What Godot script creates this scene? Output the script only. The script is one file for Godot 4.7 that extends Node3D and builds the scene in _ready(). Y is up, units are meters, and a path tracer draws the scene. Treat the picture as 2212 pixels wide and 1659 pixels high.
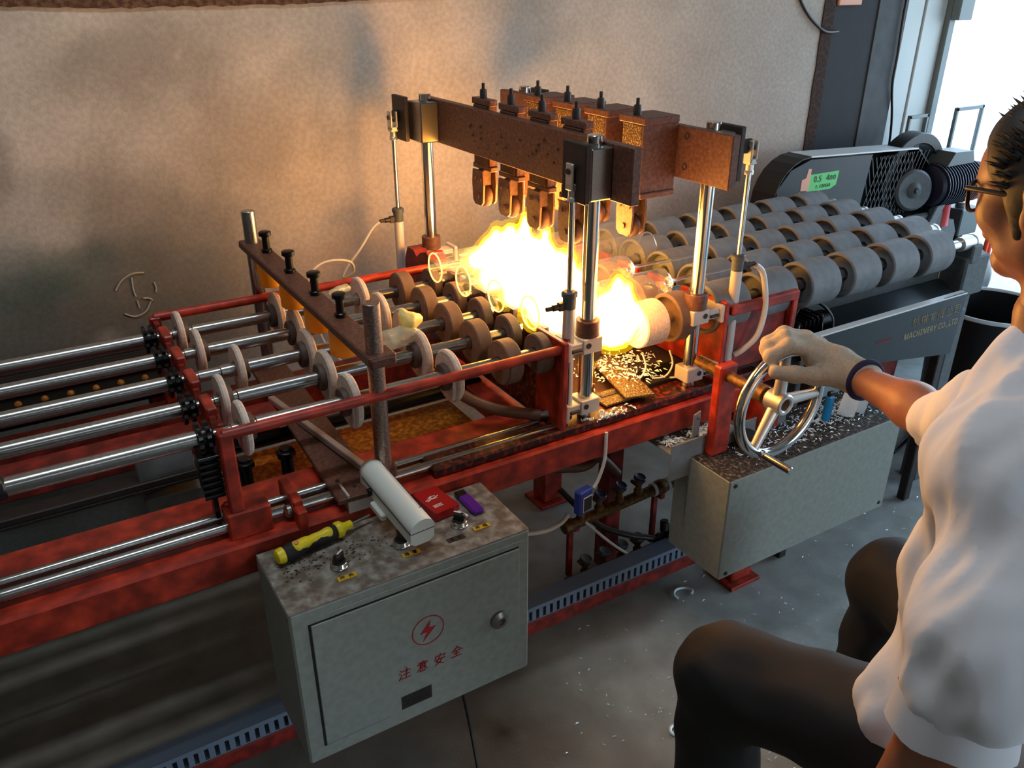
extends Node3D
# A glass-tube flame polishing bench in a workshop. World: x along the bench, y up, z towards the viewer, metres.

var g: SurfaceTool
var taken := {}
var mats := {}
var tex := {}
var rng := RandomNumberGenerator.new()
const SHAFT_Z := [-1.938, -1.805, -1.672, -1.539, -1.406]
const TUBE_Z := [-1.872, -1.739, -1.605, -1.472]
const SHAFT_Y := 0.855


# ---------------------------------------------------------------- the scene
func _ready() -> void:
	rng.seed = 11
	var cam := Camera3D.new()
	cam.name = "camera"
	cam.fov = 49.58
	cam.position = Vector3(0, 1.6, 0)
	cam.rotation = Vector3(-0.45458, -0.544935, -0.001552)
	cam.near = 0.02
	cam.current = true
	add_child(cam)
	var env := Environment.new()
	var sky := Sky.new()
	var sm := ProceduralSkyMaterial.new()
	sm.sky_top_color = Color(0.72, 0.86, 1.0)
	sm.sky_horizon_color = Color(0.93, 0.98, 1.0)
	sm.ground_bottom_color = Color(0.6, 0.6, 0.58)
	sm.ground_horizon_color = Color(0.9, 0.93, 0.95)
	sky.sky_material = sm
	env.sky = sky
	env.background_mode = Environment.BG_SKY
	env.background_energy_multiplier = 7.0
	env.tonemap_mode = Environment.TONE_MAPPER_LINEAR
	env.tonemap_exposure = 1.0
	env.sdfgi_enabled = true
	env.ssao_enabled = true
	env.ssil_enabled = true
	var we := WorldEnvironment.new()
	we.name = "world"
	we.environment = env
	add_child(we)
	build_materials()
	room()
	ceiling_lamp(Vector3(0.3, 2.93, -1.25), 1.7, "white twin-tube ceiling lamp above the bench's chrome shafts")
	ceiling_lamp(Vector3(0.2, 2.93, 1.5), 0.3, "unseen twin-tube fill lamp added over the open floor away from the bench")  # added unseen fitting, fills light on the shirt and control box
	flames()
	machine_frame()
	carriages()
	shafts()
	stop_bracket()
	portals()
	glass_tubes()
	under_bench()
	control_box()
	box_top_things()
	gas_lines()
	gear_cabinet()
	chute_side()
	compressor()
	person()

# ---------------------------------------------------------------- mesh helpers
func B() -> void:
	g = SurfaceTool.new()
	g.begin(Mesh.PRIMITIVE_TRIANGLES)

func tri(a: Vector3, b: Vector3, c: Vector3, na: Vector3, nb: Vector3, nc: Vector3) -> void:
	if (b - a).cross(c - a).dot(na + nb + nc) > 0.0:
		var t := b; b = c; c = t
		t = nb; nb = nc; nc = t
	g.set_normal(na); g.add_vertex(a)
	g.set_normal(nb); g.add_vertex(b)
	g.set_normal(nc); g.add_vertex(c)

func trif(a: Vector3, b: Vector3, c: Vector3, n: Vector3) -> void:
	tri(a, b, c, n, n, n)

func quad(a: Vector3, b: Vector3, c: Vector3, d: Vector3, n: Vector3) -> void:
	tri(a, b, c, n, n, n); tri(a, c, d, n, n, n)

# chamfered box: centre, full size, chamfer, orientation
func box(c: Vector3, s: Vector3, bev := 0.002, q := Basis()) -> void:
	var h := s * 0.5
	bev = minf(bev, minf(h.x, minf(h.y, h.z)) * 0.6)
	var ax := [Vector3.RIGHT, Vector3.UP, Vector3.BACK]
	for i in 3:
		var j := (i + 1) % 3
		var k := (i + 2) % 3
		for si in [-1.0, 1.0]:
			var o: Vector3 = ax[i] * h[i] * si
			var u: Vector3 = ax[j] * (h[j] - bev)
			var v: Vector3 = ax[k] * (h[k] - bev)
			quad(c + q * (o + u + v), c + q * (o - u + v), c + q * (o - u - v), c + q * (o + u - v), q * (ax[i] * si))
		for sj in [-1.0, 1.0]:
			for sk in [-1.0, 1.0]:
				var w: Vector3 = ax[i] * (h[i] - bev)
				var p1: Vector3 = ax[j] * h[j] * sj + ax[k] * (h[k] - bev) * sk
				var p2: Vector3 = ax[j] * (h[j] - bev) * sj + ax[k] * h[k] * sk
				quad(c + q * (p1 + w), c + q * (p1 - w), c + q * (p2 - w), c + q * (p2 + w), q * ((ax[j] * sj + ax[k] * sk).normalized()))
	for sx in [-1.0, 1.0]:
		for sy in [-1.0, 1.0]:
			for sz in [-1.0, 1.0]:
				var s3 := Vector3(sx, sy, sz)
				var b3 := Vector3(bev, bev, bev)
				var e := (h - b3) * s3
				trif(c + q * (e + Vector3(bev * sx, 0, 0)), c + q * (e + Vector3(0, bev * sy, 0)), c + q * (e + Vector3(0, 0, bev * sz)), q * s3.normalized())

func bx(x0: float, x1: float, y0: float, y1: float, z0: float, z1: float, bev := 0.002) -> void:
	box(Vector3(x0 + x1, y0 + y1, z0 + z1) * 0.5, Vector3(absf(x1 - x0), absf(y1 - y0), absf(z1 - z0)), bev)

func frame(d: Vector3) -> Basis:
	d = d.normalized()
	var u := d.cross(Vector3.UP if absf(d.y) < 0.9 else Vector3.RIGHT).normalized()
	return Basis(u, d, u.cross(d))

# lathe round p + dir; prof = [(along, radius), ...]; joints flatter than 40 degrees are shaded smooth
func lathe(p: Vector3, dir: Vector3, prof: Array, seg := 24) -> void:
	var f := frame(dir)
	var n := prof.size()
	var nn := []
	for i in n - 1:
		var d: Vector2 = prof[i + 1] - prof[i]
		nn.append(Vector2(-d.y, d.x).normalized())   # (along, radial)
	for i in n - 1:
		var a: Vector2 = prof[i]
		var b: Vector2 = prof[i + 1]
		var n0: Vector2 = nn[i]
		var n1: Vector2 = nn[i]
		if i > 0 and nn[i].dot(nn[i - 1]) > 0.76: n0 = (nn[i] + nn[i - 1]).normalized()
		if i < n - 2 and nn[i].dot(nn[i + 1]) > 0.76: n1 = (nn[i] + nn[i + 1]).normalized()
		for s in seg:
			var t0 := TAU * s / seg
			var t1 := TAU * (s + 1) / seg
			var r0 := f.x * cos(t0) + f.z * sin(t0)
			var r1 := f.x * cos(t1) + f.z * sin(t1)
			var A := p + f.y * a.x + r0 * a.y
			var A1 := p + f.y * a.x + r1 * a.y
			var C := p + f.y * b.x + r0 * b.y
			var C1 := p + f.y * b.x + r1 * b.y
			if a.y > 1e-6: tri(A, A1, C1, f.y * n0.x + r0 * n0.y, f.y * n0.x + r1 * n0.y, f.y * n1.x + r1 * n1.y)
			if b.y > 1e-6: tri(A, C1, C, f.y * n0.x + r0 * n0.y, f.y * n1.x + r1 * n1.y, f.y * n1.x + r0 * n1.y)

func cyl(p0: Vector3, p1: Vector3, r: float, seg := 20, bev := 0.0, r1 := -1.0) -> void:
	var l := (p1 - p0).length()
	if r1 < 0.0: r1 = r
	if bev > 0.0:
		lathe(p0, p1 - p0, [Vector2(0, 0), Vector2(0, r - bev), Vector2(bev, r), Vector2(l - bev, r1), Vector2(l, r1 - bev), Vector2(l, 0)], seg)
	else:
		lathe(p0, p1 - p0, [Vector2(0, 0), Vector2(0, r), Vector2(l, r1), Vector2(l, 0)], seg)

# ring / hollow cylinder
func ring(p0: Vector3, p1: Vector3, r: float, ri: float, seg := 24, bev := 0.0015) -> void:
	var l := (p1 - p0).length()
	lathe(p0, p1 - p0, [Vector2(bev, ri), Vector2(0, ri + bev), Vector2(0, r - bev), Vector2(bev, r), Vector2(l - bev, r), Vector2(l, r - bev), Vector2(l, ri + bev), Vector2(l - bev, ri), Vector2(bev, ri)], seg)

func smooth_path(pts: Array, per := 8) -> Array:
	var out := []
	for i in pts.size() - 1:
		var p0: Vector3 = pts[maxi(i - 1, 0)]
		var p1: Vector3 = pts[i]
		var p2: Vector3 = pts[i + 1]
		var p3: Vector3 = pts[mini(i + 2, pts.size() - 1)]
		for k in per:
			out.append(p1.cubic_interpolate(p2, p0, p3, float(k) / per))
	out.append(pts[-1])
	return out

func tube(pts: Array, r: float, seg := 10, closed := false) -> void:
	var n := pts.size()
	var rings := []
	var nrm := []
	var up := frame(pts[1] - pts[0]).x
	for i in n:
		var d: Vector3
		if closed: d = pts[(i + 1) % n] - pts[(i + n - 1) % n]
		else: d = pts[mini(i + 1, n - 1)] - pts[maxi(i - 1, 0)]
		d = d.normalized()
		up = (up - d * up.dot(d)).normalized()
		var v := d.cross(up)
		var row := []
		var rn := []
		for s in seg:
			var a := TAU * s / seg
			var k := up * cos(a) + v * sin(a)
			rn.append(k)
			row.append(pts[i] + k * r)
		rings.append(row); nrm.append(rn)
	for i in (n if closed else n - 1):
		var j := (i + 1) % n
		for s in seg:
			var t := (s + 1) % seg
			tri(rings[i][s], rings[i][t], rings[j][t], nrm[i][s], nrm[i][t], nrm[j][t])
			tri(rings[i][s], rings[j][t], rings[j][s], nrm[i][s], nrm[j][t], nrm[j][s])
	if not closed:
		for e in [0, n - 1]:
			var d: Vector3 = (pts[0] - pts[1]) if e == 0 else (pts[n - 1] - pts[n - 2])
			for s in range(1, seg - 1):
				trif(rings[e][0], rings[e][s], rings[e][s + 1], d.normalized())

# polygon (local x,y) extruded along local z by depth, placed by a transform
func prism(poly: Array, depth: float, xf: Transform3D) -> void:
	var pv := PackedVector2Array(poly)
	var idx := Geometry2D.triangulate_polygon(pv)
	var n := xf.basis.z.normalized()
	var dz := xf.basis.z * depth
	for i in range(0, idx.size(), 3):
		var a := xf * Vector3(pv[idx[i]].x, pv[idx[i]].y, 0)
		var b := xf * Vector3(pv[idx[i + 1]].x, pv[idx[i + 1]].y, 0)
		var c := xf * Vector3(pv[idx[i + 2]].x, pv[idx[i + 2]].y, 0)
		trif(a, b, c, -n)
		trif(a + dz, b + dz, c + dz, n)
	var area := 0.0
	for i in pv.size():
		area += pv[i].cross(pv[(i + 1) % pv.size()])
	for i in pv.size():
		var p := pv[i]
		var q := pv[(i + 1) % pv.size()]
		var e := (q - p).normalized()
		var o := Vector2(e.y, -e.x) * signf(area)
		var A := xf * Vector3(p.x, p.y, 0)
		var C := xf * Vector3(q.x, q.y, 0)
		quad(A, C, C + dz, A + dz, (xf.basis * Vector3(o.x, o.y, 0)).normalized())

func ell(p: Vector3, r: Vector3, q := Basis(), seg := 18, rows := 12) -> void:
	for i in rows:
		var a0 := PI * i / rows
		var a1 := PI * (i + 1) / rows
		for s in seg:
			var t0 := TAU * s / seg
			var t1 := TAU * (s + 1) / seg
			var d := [Vector3(sin(a0) * cos(t0), cos(a0), sin(a0) * sin(t0)), Vector3(sin(a0) * cos(t1), cos(a0), sin(a0) * sin(t1)), Vector3(sin(a1) * cos(t1), cos(a1), sin(a1) * sin(t1)), Vector3(sin(a1) * cos(t0), cos(a1), sin(a1) * sin(t0))]
			var m := []
			var v := []
			for k in d:
				m.append((q * (k / r)).normalized())
				v.append(p + q * (k * r))
			if i > 0: tri(v[0], v[1], v[2], m[0], m[1], m[2])
			if i < rows - 1: tri(v[0], v[2], v[3], m[0], m[2], m[3])

func rect_poly(w: float, h: float) -> Array:
	return [Vector2(-w / 2, -h / 2), Vector2(w / 2, -h / 2), Vector2(w / 2, h / 2), Vector2(-w / 2, h / 2)]

func ngon(r: float, n: int, ph := 0.0) -> Array:
	var o := []
	for i in n: o.append(Vector2(cos(ph + TAU * i / n), sin(ph + TAU * i / n)) * r)
	return o

# signed-distance bones -> one continuous surface (surface nets). bones: [p0, r0, p1, r1]
func field(bones: Array, cell: float, k: float, fold: FastNoiseLite = null, amp := 0.0, squash := Vector3.ONE) -> void:
	var lo := Vector3.INF
	var hi := -Vector3.INF
	for b in bones:
		var m := maxf(b[1], b[3]) + k + cell * 2.0
		lo = lo.min(b[0] - Vector3.ONE * m).min(b[2] - Vector3.ONE * m)
		hi = hi.max(b[0] + Vector3.ONE * m).max(b[2] + Vector3.ONE * m)
	var nx := int((hi.x - lo.x) / cell) + 2
	var ny := int((hi.y - lo.y) / cell) + 2
	var nz := int((hi.z - lo.z) / cell) + 2
	var f := PackedFloat32Array()
	f.resize(nx * ny * nz)
	f.fill(1.0)
	for b in bones:
		var p0: Vector3 = b[0]
		var p1: Vector3 = b[2]
		var r0: float = b[1]
		var r1: float = b[3]
		var m := maxf(r0, r1) + k + cell * 1.5
		var a := (p0.min(p1) - Vector3.ONE * m - lo) / cell
		var c := (p0.max(p1) + Vector3.ONE * m - lo) / cell
		var d := p1 - p0
		var dd := maxf(d.length_squared(), 1e-9)
		for z in range(maxi(int(a.z), 0), mini(int(c.z) + 1, nz)):
			for y in range(maxi(int(a.y), 0), mini(int(c.y) + 1, ny)):
				var row := (z * ny + y) * nx
				for x in range(maxi(int(a.x), 0), mini(int(c.x) + 1, nx)):
					var q := Vector3(lo.x + x * cell, lo.y + y * cell, lo.z + z * cell) - p0
					var t := clampf(q.dot(d) / dd, 0.0, 1.0)
					var v := (q - d * t).length() - r0 - (r1 - r0) * t
					var o := f[row + x]
					var h := maxf(k - absf(o - v), 0.0) / k
					f[row + x] = minf(o, v) - h * h * k * 0.25
	var ids := PackedInt32Array()
	ids.resize(nx * ny * nz)
	ids.fill(-1)
	var verts := PackedVector3Array()
	var sx := 1
	var sy := nx
	var sz := nx * ny
	var cs := [0, sx, sy, sx + sy, sz, sx + sz, sy + sz, sx + sy + sz]
	var cp := [Vector3(0, 0, 0), Vector3(1, 0, 0), Vector3(0, 1, 0), Vector3(1, 1, 0), Vector3(0, 0, 1), Vector3(1, 0, 1), Vector3(0, 1, 1), Vector3(1, 1, 1)]
	var ed := [[0, 1], [2, 3], [4, 5], [6, 7], [0, 2], [1, 3], [4, 6], [5, 7], [0, 4], [1, 5], [2, 6], [3, 7]]
	for z in nz - 1:
		for y in ny - 1:
			var i0 := (z * ny + y) * nx
			for x in nx - 1:
				var i := i0 + x
				var f0 := f[i]
				if f0 > 4.0 * cell: continue
				var neg := f0 < 0.0
				var mixed := false
				for c in range(1, 8):
					if (f[i + cs[c]] < 0.0) != neg:
						mixed = true
						break
				if not mixed: continue
				var s := Vector3.ZERO
				var n := 0
				for e in ed:
					var va := f[i + cs[e[0]]]
					var vb := f[i + cs[e[1]]]
					if (va < 0.0) != (vb < 0.0):
						s += cp[e[0]].lerp(cp[e[1]], va / (va - vb))
						n += 1
				ids[i] = verts.size()
				verts.append(lo + (Vector3(x, y, z) + s / n) * cell)
	var fc := PackedInt32Array()
	for z in range(1, nz - 1):
		for y in range(1, ny - 1):
			for x in range(1, nx - 1):
				var i := (z * ny + y) * nx + x
				var v := f[i]
				if absf(v) > 3.0 * cell: continue
				if (v < 0.0) != (f[i + sx] < 0.0): _face(fc, v < 0.0, ids[i - sy - sz], ids[i - sz], ids[i], ids[i - sy])
				if (v < 0.0) != (f[i + sy] < 0.0): _face(fc, v < 0.0, ids[i - sz - sx], ids[i - sx], ids[i], ids[i - sz])
				if (v < 0.0) != (f[i + sz] < 0.0): _face(fc, v < 0.0, ids[i - sx - sy], ids[i - sy], ids[i], ids[i - sx])
	for pass_n in 2:
		var nr := PackedVector3Array()
		nr.resize(verts.size())
		for q in range(0, fc.size(), 3):
			var n := (verts[fc[q + 2]] - verts[fc[q]]).cross(verts[fc[q + 1]] - verts[fc[q]])
			nr[fc[q]] += n; nr[fc[q + 1]] += n; nr[fc[q + 2]] += n
		if pass_n == 0 and fold != null:
			for i in verts.size():
				verts[i] += nr[i].normalized() * fold.get_noise_3dv(verts[i] * squash) * amp
		elif pass_n == 1 or fold == null:
			for q in fc.size():
				g.set_normal(nr[fc[q]].normalized())
				g.add_vertex(verts[fc[q]])
			return

func _face(fc: PackedInt32Array, inside: bool, a: int, b: int, c: int, d: int) -> void:
	if a < 0 or b < 0 or c < 0 or d < 0: return
	if inside: fc.append_array([a, c, b, a, d, c])
	else: fc.append_array([a, b, c, a, c, d])

# ---------------------------------------------------------------- naming helpers
func numbered(n: String) -> String:
	if not taken.has(n):
		taken[n] = 0
		return n
	taken[n] += 1
	return "%s_%03d" % [n, taken[n]]

func tag(o: Node, label: String, category: String, group := "", kind := "") -> void:
	o.set_meta("label", label)
	o.set_meta("category", category)
	if group: o.set_meta("group", group)
	if kind: o.set_meta("kind", kind)

func thing(called: String, label: String, category: String, at := Vector3.ZERO, group := "") -> Node3D:
	var o := Node3D.new()
	o.name = numbered(called)
	add_child(o)
	o.position = at
	tag(o, label, category, group)
	return o

# commit the current shape as a part (in the parent's own axes: shapes are given in world coordinates)
func D(called: String, mat: String, parent: Node3D = null, label := "") -> MeshInstance3D:
	var o := MeshInstance3D.new()
	var off := Vector3.ZERO
	var p: Node = parent
	while p != null and p != self and p is Node3D:
		off += (p as Node3D).position
		p = p.get_parent()
	if off != Vector3.ZERO:
		var s2 := SurfaceTool.new()
		s2.begin(Mesh.PRIMITIVE_TRIANGLES)
		s2.append_from(g.commit(), 0, Transform3D(Basis(), -off))
		o.mesh = s2.commit()
	else:
		o.mesh = g.commit()
	o.material_override = null
	for i in o.mesh.get_surface_count(): o.mesh.surface_set_material(i, M(mat))
	if parent == null:
		o.name = numbered(called)
		add_child(o)
	else:
		o.name = called
		parent.add_child(o, true)
	if label: o.set_meta("label", label)
	o.cast_shadow = GeometryInstance3D.SHADOW_CASTING_SETTING_ON
	return o

func struct(called: String, mat: String, label: String, category: String) -> MeshInstance3D:
	var o := D(called, mat)
	tag(o, label, category, "", "structure")
	return o

# strokes of a written character: polylines in a 10x10 square, laid on the plane xf (x right, y up, z out)
func strokes(lines: Array, size: float, w: float, xf: Transform3D, slant := 0.0) -> void:
	for l in lines:
		for i in range(0, l.size() - 2, 2):
			var a := Vector2(l[i], l[i + 1]) * size / 10.0
			var b := Vector2(l[i + 2], l[i + 3]) * size / 10.0
			a.x += a.y * slant; b.x += b.y * slant
			var d := (b - a).normalized() * w * 0.5
			var n := Vector2(-d.y, d.x)
			prism([a - d - n, b + d - n * 0.6, b + d + n * 0.6, a - d + n], 0.0006, xf)

func text(s: String, size: float, xf: Transform3D, mat: String, parent: Node3D, called: String) -> void:
	var tm := TextMesh.new()
	var f := SystemFont.new()
	f.font_names = PackedStringArray(["Droid Sans"])
	f.font_weight = 700
	tm.font = f
	tm.text = s
	tm.font_size = 64
	tm.pixel_size = size / 64.0
	tm.depth = 0.0008
	tm.material = M(mat)
	var o := MeshInstance3D.new()
	o.mesh = tm
	o.name = called
	parent.add_child(o, true)
	var off := Vector3.ZERO
	var p: Node = parent
	while p != null and p != self and p is Node3D:
		off += (p as Node3D).position
		p = p.get_parent()
	o.transform = Transform3D(xf.basis, xf.origin - off)

# ---------------------------------------------------------------- materials
func noise_tex(freq: float, oct: int, lo: Color, hi: Color, sd: int, typ := FastNoiseLite.TYPE_SIMPLEX_SMOOTH, size := 512, mid := -1.0) -> NoiseTexture2D:
	var n := FastNoiseLite.new()
	n.noise_type = typ
	n.seed = sd
	n.frequency = freq
	n.fractal_octaves = oct
	var t := NoiseTexture2D.new()
	t.width = size; t.height = size
	t.seamless = true
	t.noise = n
	var r := Gradient.new()
	r.set_color(0, lo)
	r.set_color(1, hi)
	if mid >= 0.0: r.set_offset(0, mid)
	t.color_ramp = r
	return t

func M(key: String) -> StandardMaterial3D:
	if not mats.has(key): push_error("no material " + key)
	return mats[key]

func mk(key: String, c: Color, rough: float, metal := 0.0, tx := "", scale := 2.0, bump := "", bs := 0.0) -> StandardMaterial3D:
	var m := StandardMaterial3D.new()
	m.resource_name = key
	m.albedo_color = c
	m.roughness = rough
	m.metallic = metal
	if tx:
		m.albedo_texture = tex[tx]
		m.uv1_triplanar = true
		m.uv1_world_triplanar = true
		m.uv1_scale = Vector3.ONE * scale
	if bump:
		m.uv1_triplanar = true
		m.uv1_world_triplanar = true
		m.uv1_scale = Vector3.ONE * scale
		m.heightmap_enabled = true
		m.heightmap_texture = tex[bump]
		m.heightmap_scale = bs
	mats[key] = m
	return m

func build_materials() -> void:
	tex.mottle = noise_tex(0.012, 5, Color(0.8, 0.79, 0.77), Color(1, 1, 1), 3)
	tex.grain = noise_tex(0.06, 4, Color(0.88, 0.87, 0.86), Color(1, 1, 1), 8)
	tex.dirt = noise_tex(0.02, 6, Color(0.58, 0.5, 0.46), Color(1, 1, 1), 15, FastNoiseLite.TYPE_SIMPLEX_SMOOTH, 512, 0.25)
	tex.soil = noise_tex(0.035, 6, Color(0.18, 0.14, 0.11), Color(1, 1, 1), 21, FastNoiseLite.TYPE_SIMPLEX_SMOOTH, 512, 0.42)
	tex.fine = noise_tex(0.16, 3, Color(0, 0, 0), Color(1, 1, 1), 5)
	tex.rust = noise_tex(0.03, 5, Color(0.66, 0.55, 0.5), Color(1, 0.97, 0.94), 31)
	tex.pit = noise_tex(0.09, 2, Color(0.12, 0.07, 0.03), Color(1, 1, 1), 41, FastNoiseLite.TYPE_CELLULAR, 512, 0.2)
	mk("red", Color(0.83, 0.26, 0.15), 0.42, 0.0, "dirt", 1.6)
	mk("red_dark", Color(0.66, 0.17, 0.11), 0.55, 0.0, "dirt", 2.0)
	mk("red_oily", Color(0.7, 0.25, 0.15), 0.38, 0.0, "soil", 3.0)
	mk("chrome", Color(0.72, 0.73, 0.73), 0.24, 1.0, "grain", 3.0)
	mk("bright_chrome", Color(0.8, 0.8, 0.79), 0.15, 1.0)
	mk("steel", Color(0.62, 0.6, 0.58), 0.32, 1.0, "grain", 6.0)
	mk("scratched", Color(0.76, 0.73, 0.72), 0.36, 1.0, "rust", 9.0)
	mk("rusty", Color(0.46, 0.33, 0.28), 0.5, 0.25, "rust", 5.0, "fine", 0.03)
	mk("dark_steel", Color(0.24, 0.21, 0.2), 0.5, 0.5, "mottle", 4.0)
	mk("black", Color(0.035, 0.035, 0.04), 0.4)
	mk("black_oily", Color(0.05, 0.045, 0.04), 0.3, 0.3, "soil", 8.0)
	mk("rubber", Color(0.06, 0.055, 0.05), 0.75)
	mk("disc", Color(0.88, 0.82, 0.77), 0.9, 0.0, "mottle", 14.0, "fine", 0.05)
	mk("hub", Color(0.38, 0.31, 0.28), 0.6, 0.3, "mottle", 8.0)
	mk("roller", Color(0.44, 0.35, 0.3), 0.7, 0.0, "mottle", 7.0)
	mk("grey_roller", Color(0.47, 0.49, 0.51), 0.62, 0.0, "mottle", 4.0)
	mk("roller_core", Color(0.1, 0.08, 0.08), 0.8, 0.0, "mottle", 6.0)
	mk("alu", Color(0.8, 0.79, 0.77), 0.4, 0.85)
	mk("alu_white", Color(0.78, 0.76, 0.74), 0.42, 0.25)
	mk("brass", Color(0.6, 0.46, 0.24), 0.45, 0.45, "dirt", 6.0)
	mk("pot", Color(0.9, 0.56, 0.12), 0.45, 0.0, "dirt", 5.0)
	mk("amber", Color(0.95, 0.68, 0.16), 0.35)
	mats.amber.backlight_enabled = true
	mats.amber.backlight = Color(0.6, 0.46, 0.12)
	mk("grime", Color(0.16, 0.12, 0.09), 0.8)
	mk("cabinet", Color(0.56, 0.58, 0.55), 0.5, 0.0, "grain", 1.4)
	mk("cabinet_top", Color(0.6, 0.61, 0.58), 0.55, 0.0, "dirt", 3.0)
	mk("cabinet_soiled", Color(0.56, 0.53, 0.48), 0.6, 0.0, "soil", 4.0)
	mk("panel_grey", Color(0.5, 0.52, 0.53), 0.55, 0.0, "mottle", 2.0)
	mk("print_red", Color(0.6, 0.06, 0.07), 0.55)
	mk("print_black", Color(0.03, 0.03, 0.03), 0.6)
	mk("print_white", Color(0.85, 0.82, 0.8), 0.6)
	mk("print_tan", Color(0.55, 0.5, 0.36), 0.6)
	mk("print_green", Color(0.08, 0.25, 0.08), 0.6)
	mk("tag_yellow", Color(0.78, 0.62, 0.1), 0.45, 0.0, "grain", 20.0)
	mk("tag_dirty", Color(0.36, 0.31, 0.26), 0.6, 0.0, "soil", 20.0)
	mk("yellow", Color(0.88, 0.8, 0.08), 0.4, 0.0, "grain", 10.0)
	mk("purple", Color(0.32, 0.1, 0.5), 0.25)
	mk("lighter_metal", Color(0.25, 0.22, 0.2), 0.3, 0.9)
	mk("pack_red", Color(0.6, 0.06, 0.07), 0.25)
	mk("white_plastic", Color(0.82, 0.84, 0.81), 0.38)
	mk("seam", Color(0.12, 0.13, 0.13), 0.8)
	mk("blue_tag", Color(0.16, 0.22, 0.52), 0.45)
	mk("valve_blue", Color(0.28, 0.27, 0.36), 0.4, 0.4)
	mk("duct", Color(0.42, 0.47, 0.54), 0.55)
	mk("hose_white", Color(0.78, 0.76, 0.72), 0.35)
	mk("hose_dark", Color(0.16, 0.1, 0.08), 0.5)
	mk("hose_brown", Color(0.4, 0.27, 0.2), 0.45)
	mk("plate_dark", Color(0.13, 0.16, 0.17), 0.4, 0.1, "mottle", 3.0)
	mk("chute_blue", Color(0.16, 0.19, 0.21), 0.42, 0.1, "mottle", 4.0)
	mk("white_edge", Color(0.82, 0.83, 0.83), 0.4)
	mk("guard", Color(0.11, 0.115, 0.12), 0.45, 0.2, "mottle", 3.0)
	mk("motor_navy", Color(0.07, 0.09, 0.17), 0.45, 0.1)
	mk("motor_grey", Color(0.3, 0.34, 0.34), 0.5, 0.2)
	mk("cast_grey", Color(0.33, 0.36, 0.37), 0.6, 0.1, "mottle", 6.0)
	mk("filter_red", Color(0.72, 0.13, 0.12), 0.35)
	mk("sticker_green", Color(0.32, 0.75, 0.38), 0.5)
	mk("sticker_pink", Color(0.85, 0.62, 0.52), 0.6)
	mk("sticker_white", Color(0.85, 0.86, 0.82), 0.6)
	mk("label_cream", Color(0.75, 0.7, 0.5), 0.6)
	mk("blue_plastic", Color(0.07, 0.42, 0.6), 0.3)
	mk("paper", Color(0.86, 0.88, 0.88), 0.6)
	mk("orange_pipe", Color(0.9, 0.3, 0.15), 0.4)
	mk("shard", Color(0.85, 0.92, 0.95), 0.05, 0.0)
	mats.shard.metallic_specular = 0.9
	mk("chalk", Color(0.62, 0.6, 0.56), 0.95)
	mk("wall", Color(1, 1, 1), 0.93, 0.0, "grain", 1.7, "fine", 0.04)
	mats.wall.vertex_color_use_as_albedo = true
	mk("plaster_edge", Color(0.5, 0.38, 0.28), 0.95, 0.0, "dirt", 5.0, "fine", 0.2)
	mk("room", Color(0.62, 0.61, 0.58), 0.95, 0.0, "mottle", 0.6)
	mk("floor", Color(1, 1, 1), 0.62, 0.0, "mottle", 1.1, "fine", 0.04)
	mats.floor.vertex_color_use_as_albedo = true
	mk("pillar_dark", Color(0.12, 0.13, 0.155), 0.8, 0.0, "mottle", 1.5)
	mk("pillar_grey", Color(0.31, 0.33, 0.35), 0.8, 0.0, "mottle", 1.5)
	mk("brick_edge", Color(0.3, 0.22, 0.19), 0.95, 0.0, "dirt", 5.0)
	mk("door_white", Color(0.74, 0.78, 0.78), 0.5)
	mk("door_frame", Color(0.42, 0.47, 0.48), 0.5, 0.2)
	mk("outside", Color(0.8, 0.8, 0.78), 0.9)
	mk("skin", Color(0.66, 0.42, 0.3), 0.5, 0.0, "grain", 5.0)
	mats.skin.subsurf_scatter_enabled = true
	mats.skin.subsurf_scatter_strength = 0.08
	mk("shirt", Color(0.86, 0.86, 0.88), 0.85, 0.0, "", 1.0, "", 0.0)
	mk("trousers", Color(0.055, 0.04, 0.042), 0.75, 0.0, "grain", 6.0)
	mk("hair", Color(0.025, 0.026, 0.035), 0.6)
	mk("glove", Color(0.76, 0.71, 0.64), 0.95, 0.0, "mottle", 26.0, "fine", 0.08)
	mk("glove_cuff", Color(0.1, 0.09, 0.22), 0.9)
	mk("lens", Color(0.75, 0.85, 0.88, 0.15), 0.02)
	mats.lens.transparency = BaseMaterial3D.TRANSPARENCY_ALPHA
	mk("glass", Color(1, 1, 1, 0.04), 0.02)
	mats.glass.transparency = BaseMaterial3D.TRANSPARENCY_ALPHA
	mk("film", Color(0.9, 0.92, 0.8, 0.3), 0.12)
	mats.film.transparency = BaseMaterial3D.TRANSPARENCY_ALPHA
	mk("rag", Color(0.85, 0.78, 0.45), 0.5)
	mk("painted_glow_rim", Color(1.0, 0.9, 0.6), 0.2)
	mats.painted_glow_rim.emission_enabled = true
	mats.painted_glow_rim.emission = Color(1.0, 0.85, 0.5)
	mats.painted_glow_rim.emission_energy_multiplier = 1.2  # emission stands in for firelight carried along the glass to its end
	mk("glass_solid", Color(1, 1, 1, 0.02), 0.02)
	mats.glass_solid.refraction_enabled = true
	mats.glass_solid.refraction_scale = 0.05
	mk("burner", Color(0.36, 0.25, 0.18), 0.55, 0.4, "rust", 6.0)
	mk("flamelit_scale", Color(0.88, 0.72, 0.42), 0.6, 0.0, "pit", 5.0)  # yellow firelight is put into the base colour of these pitted plates
	flame_mat("flame_core", Color(1.0, 0.95, 0.8), 14.0, 1.0)
	flame_mat("flame_inner", Color(1.0, 0.9, 0.5), 7.0, 0.4)
	flame_mat("flame_middle", Color(1.0, 0.82, 0.18), 4.0, 0.22)
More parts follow.
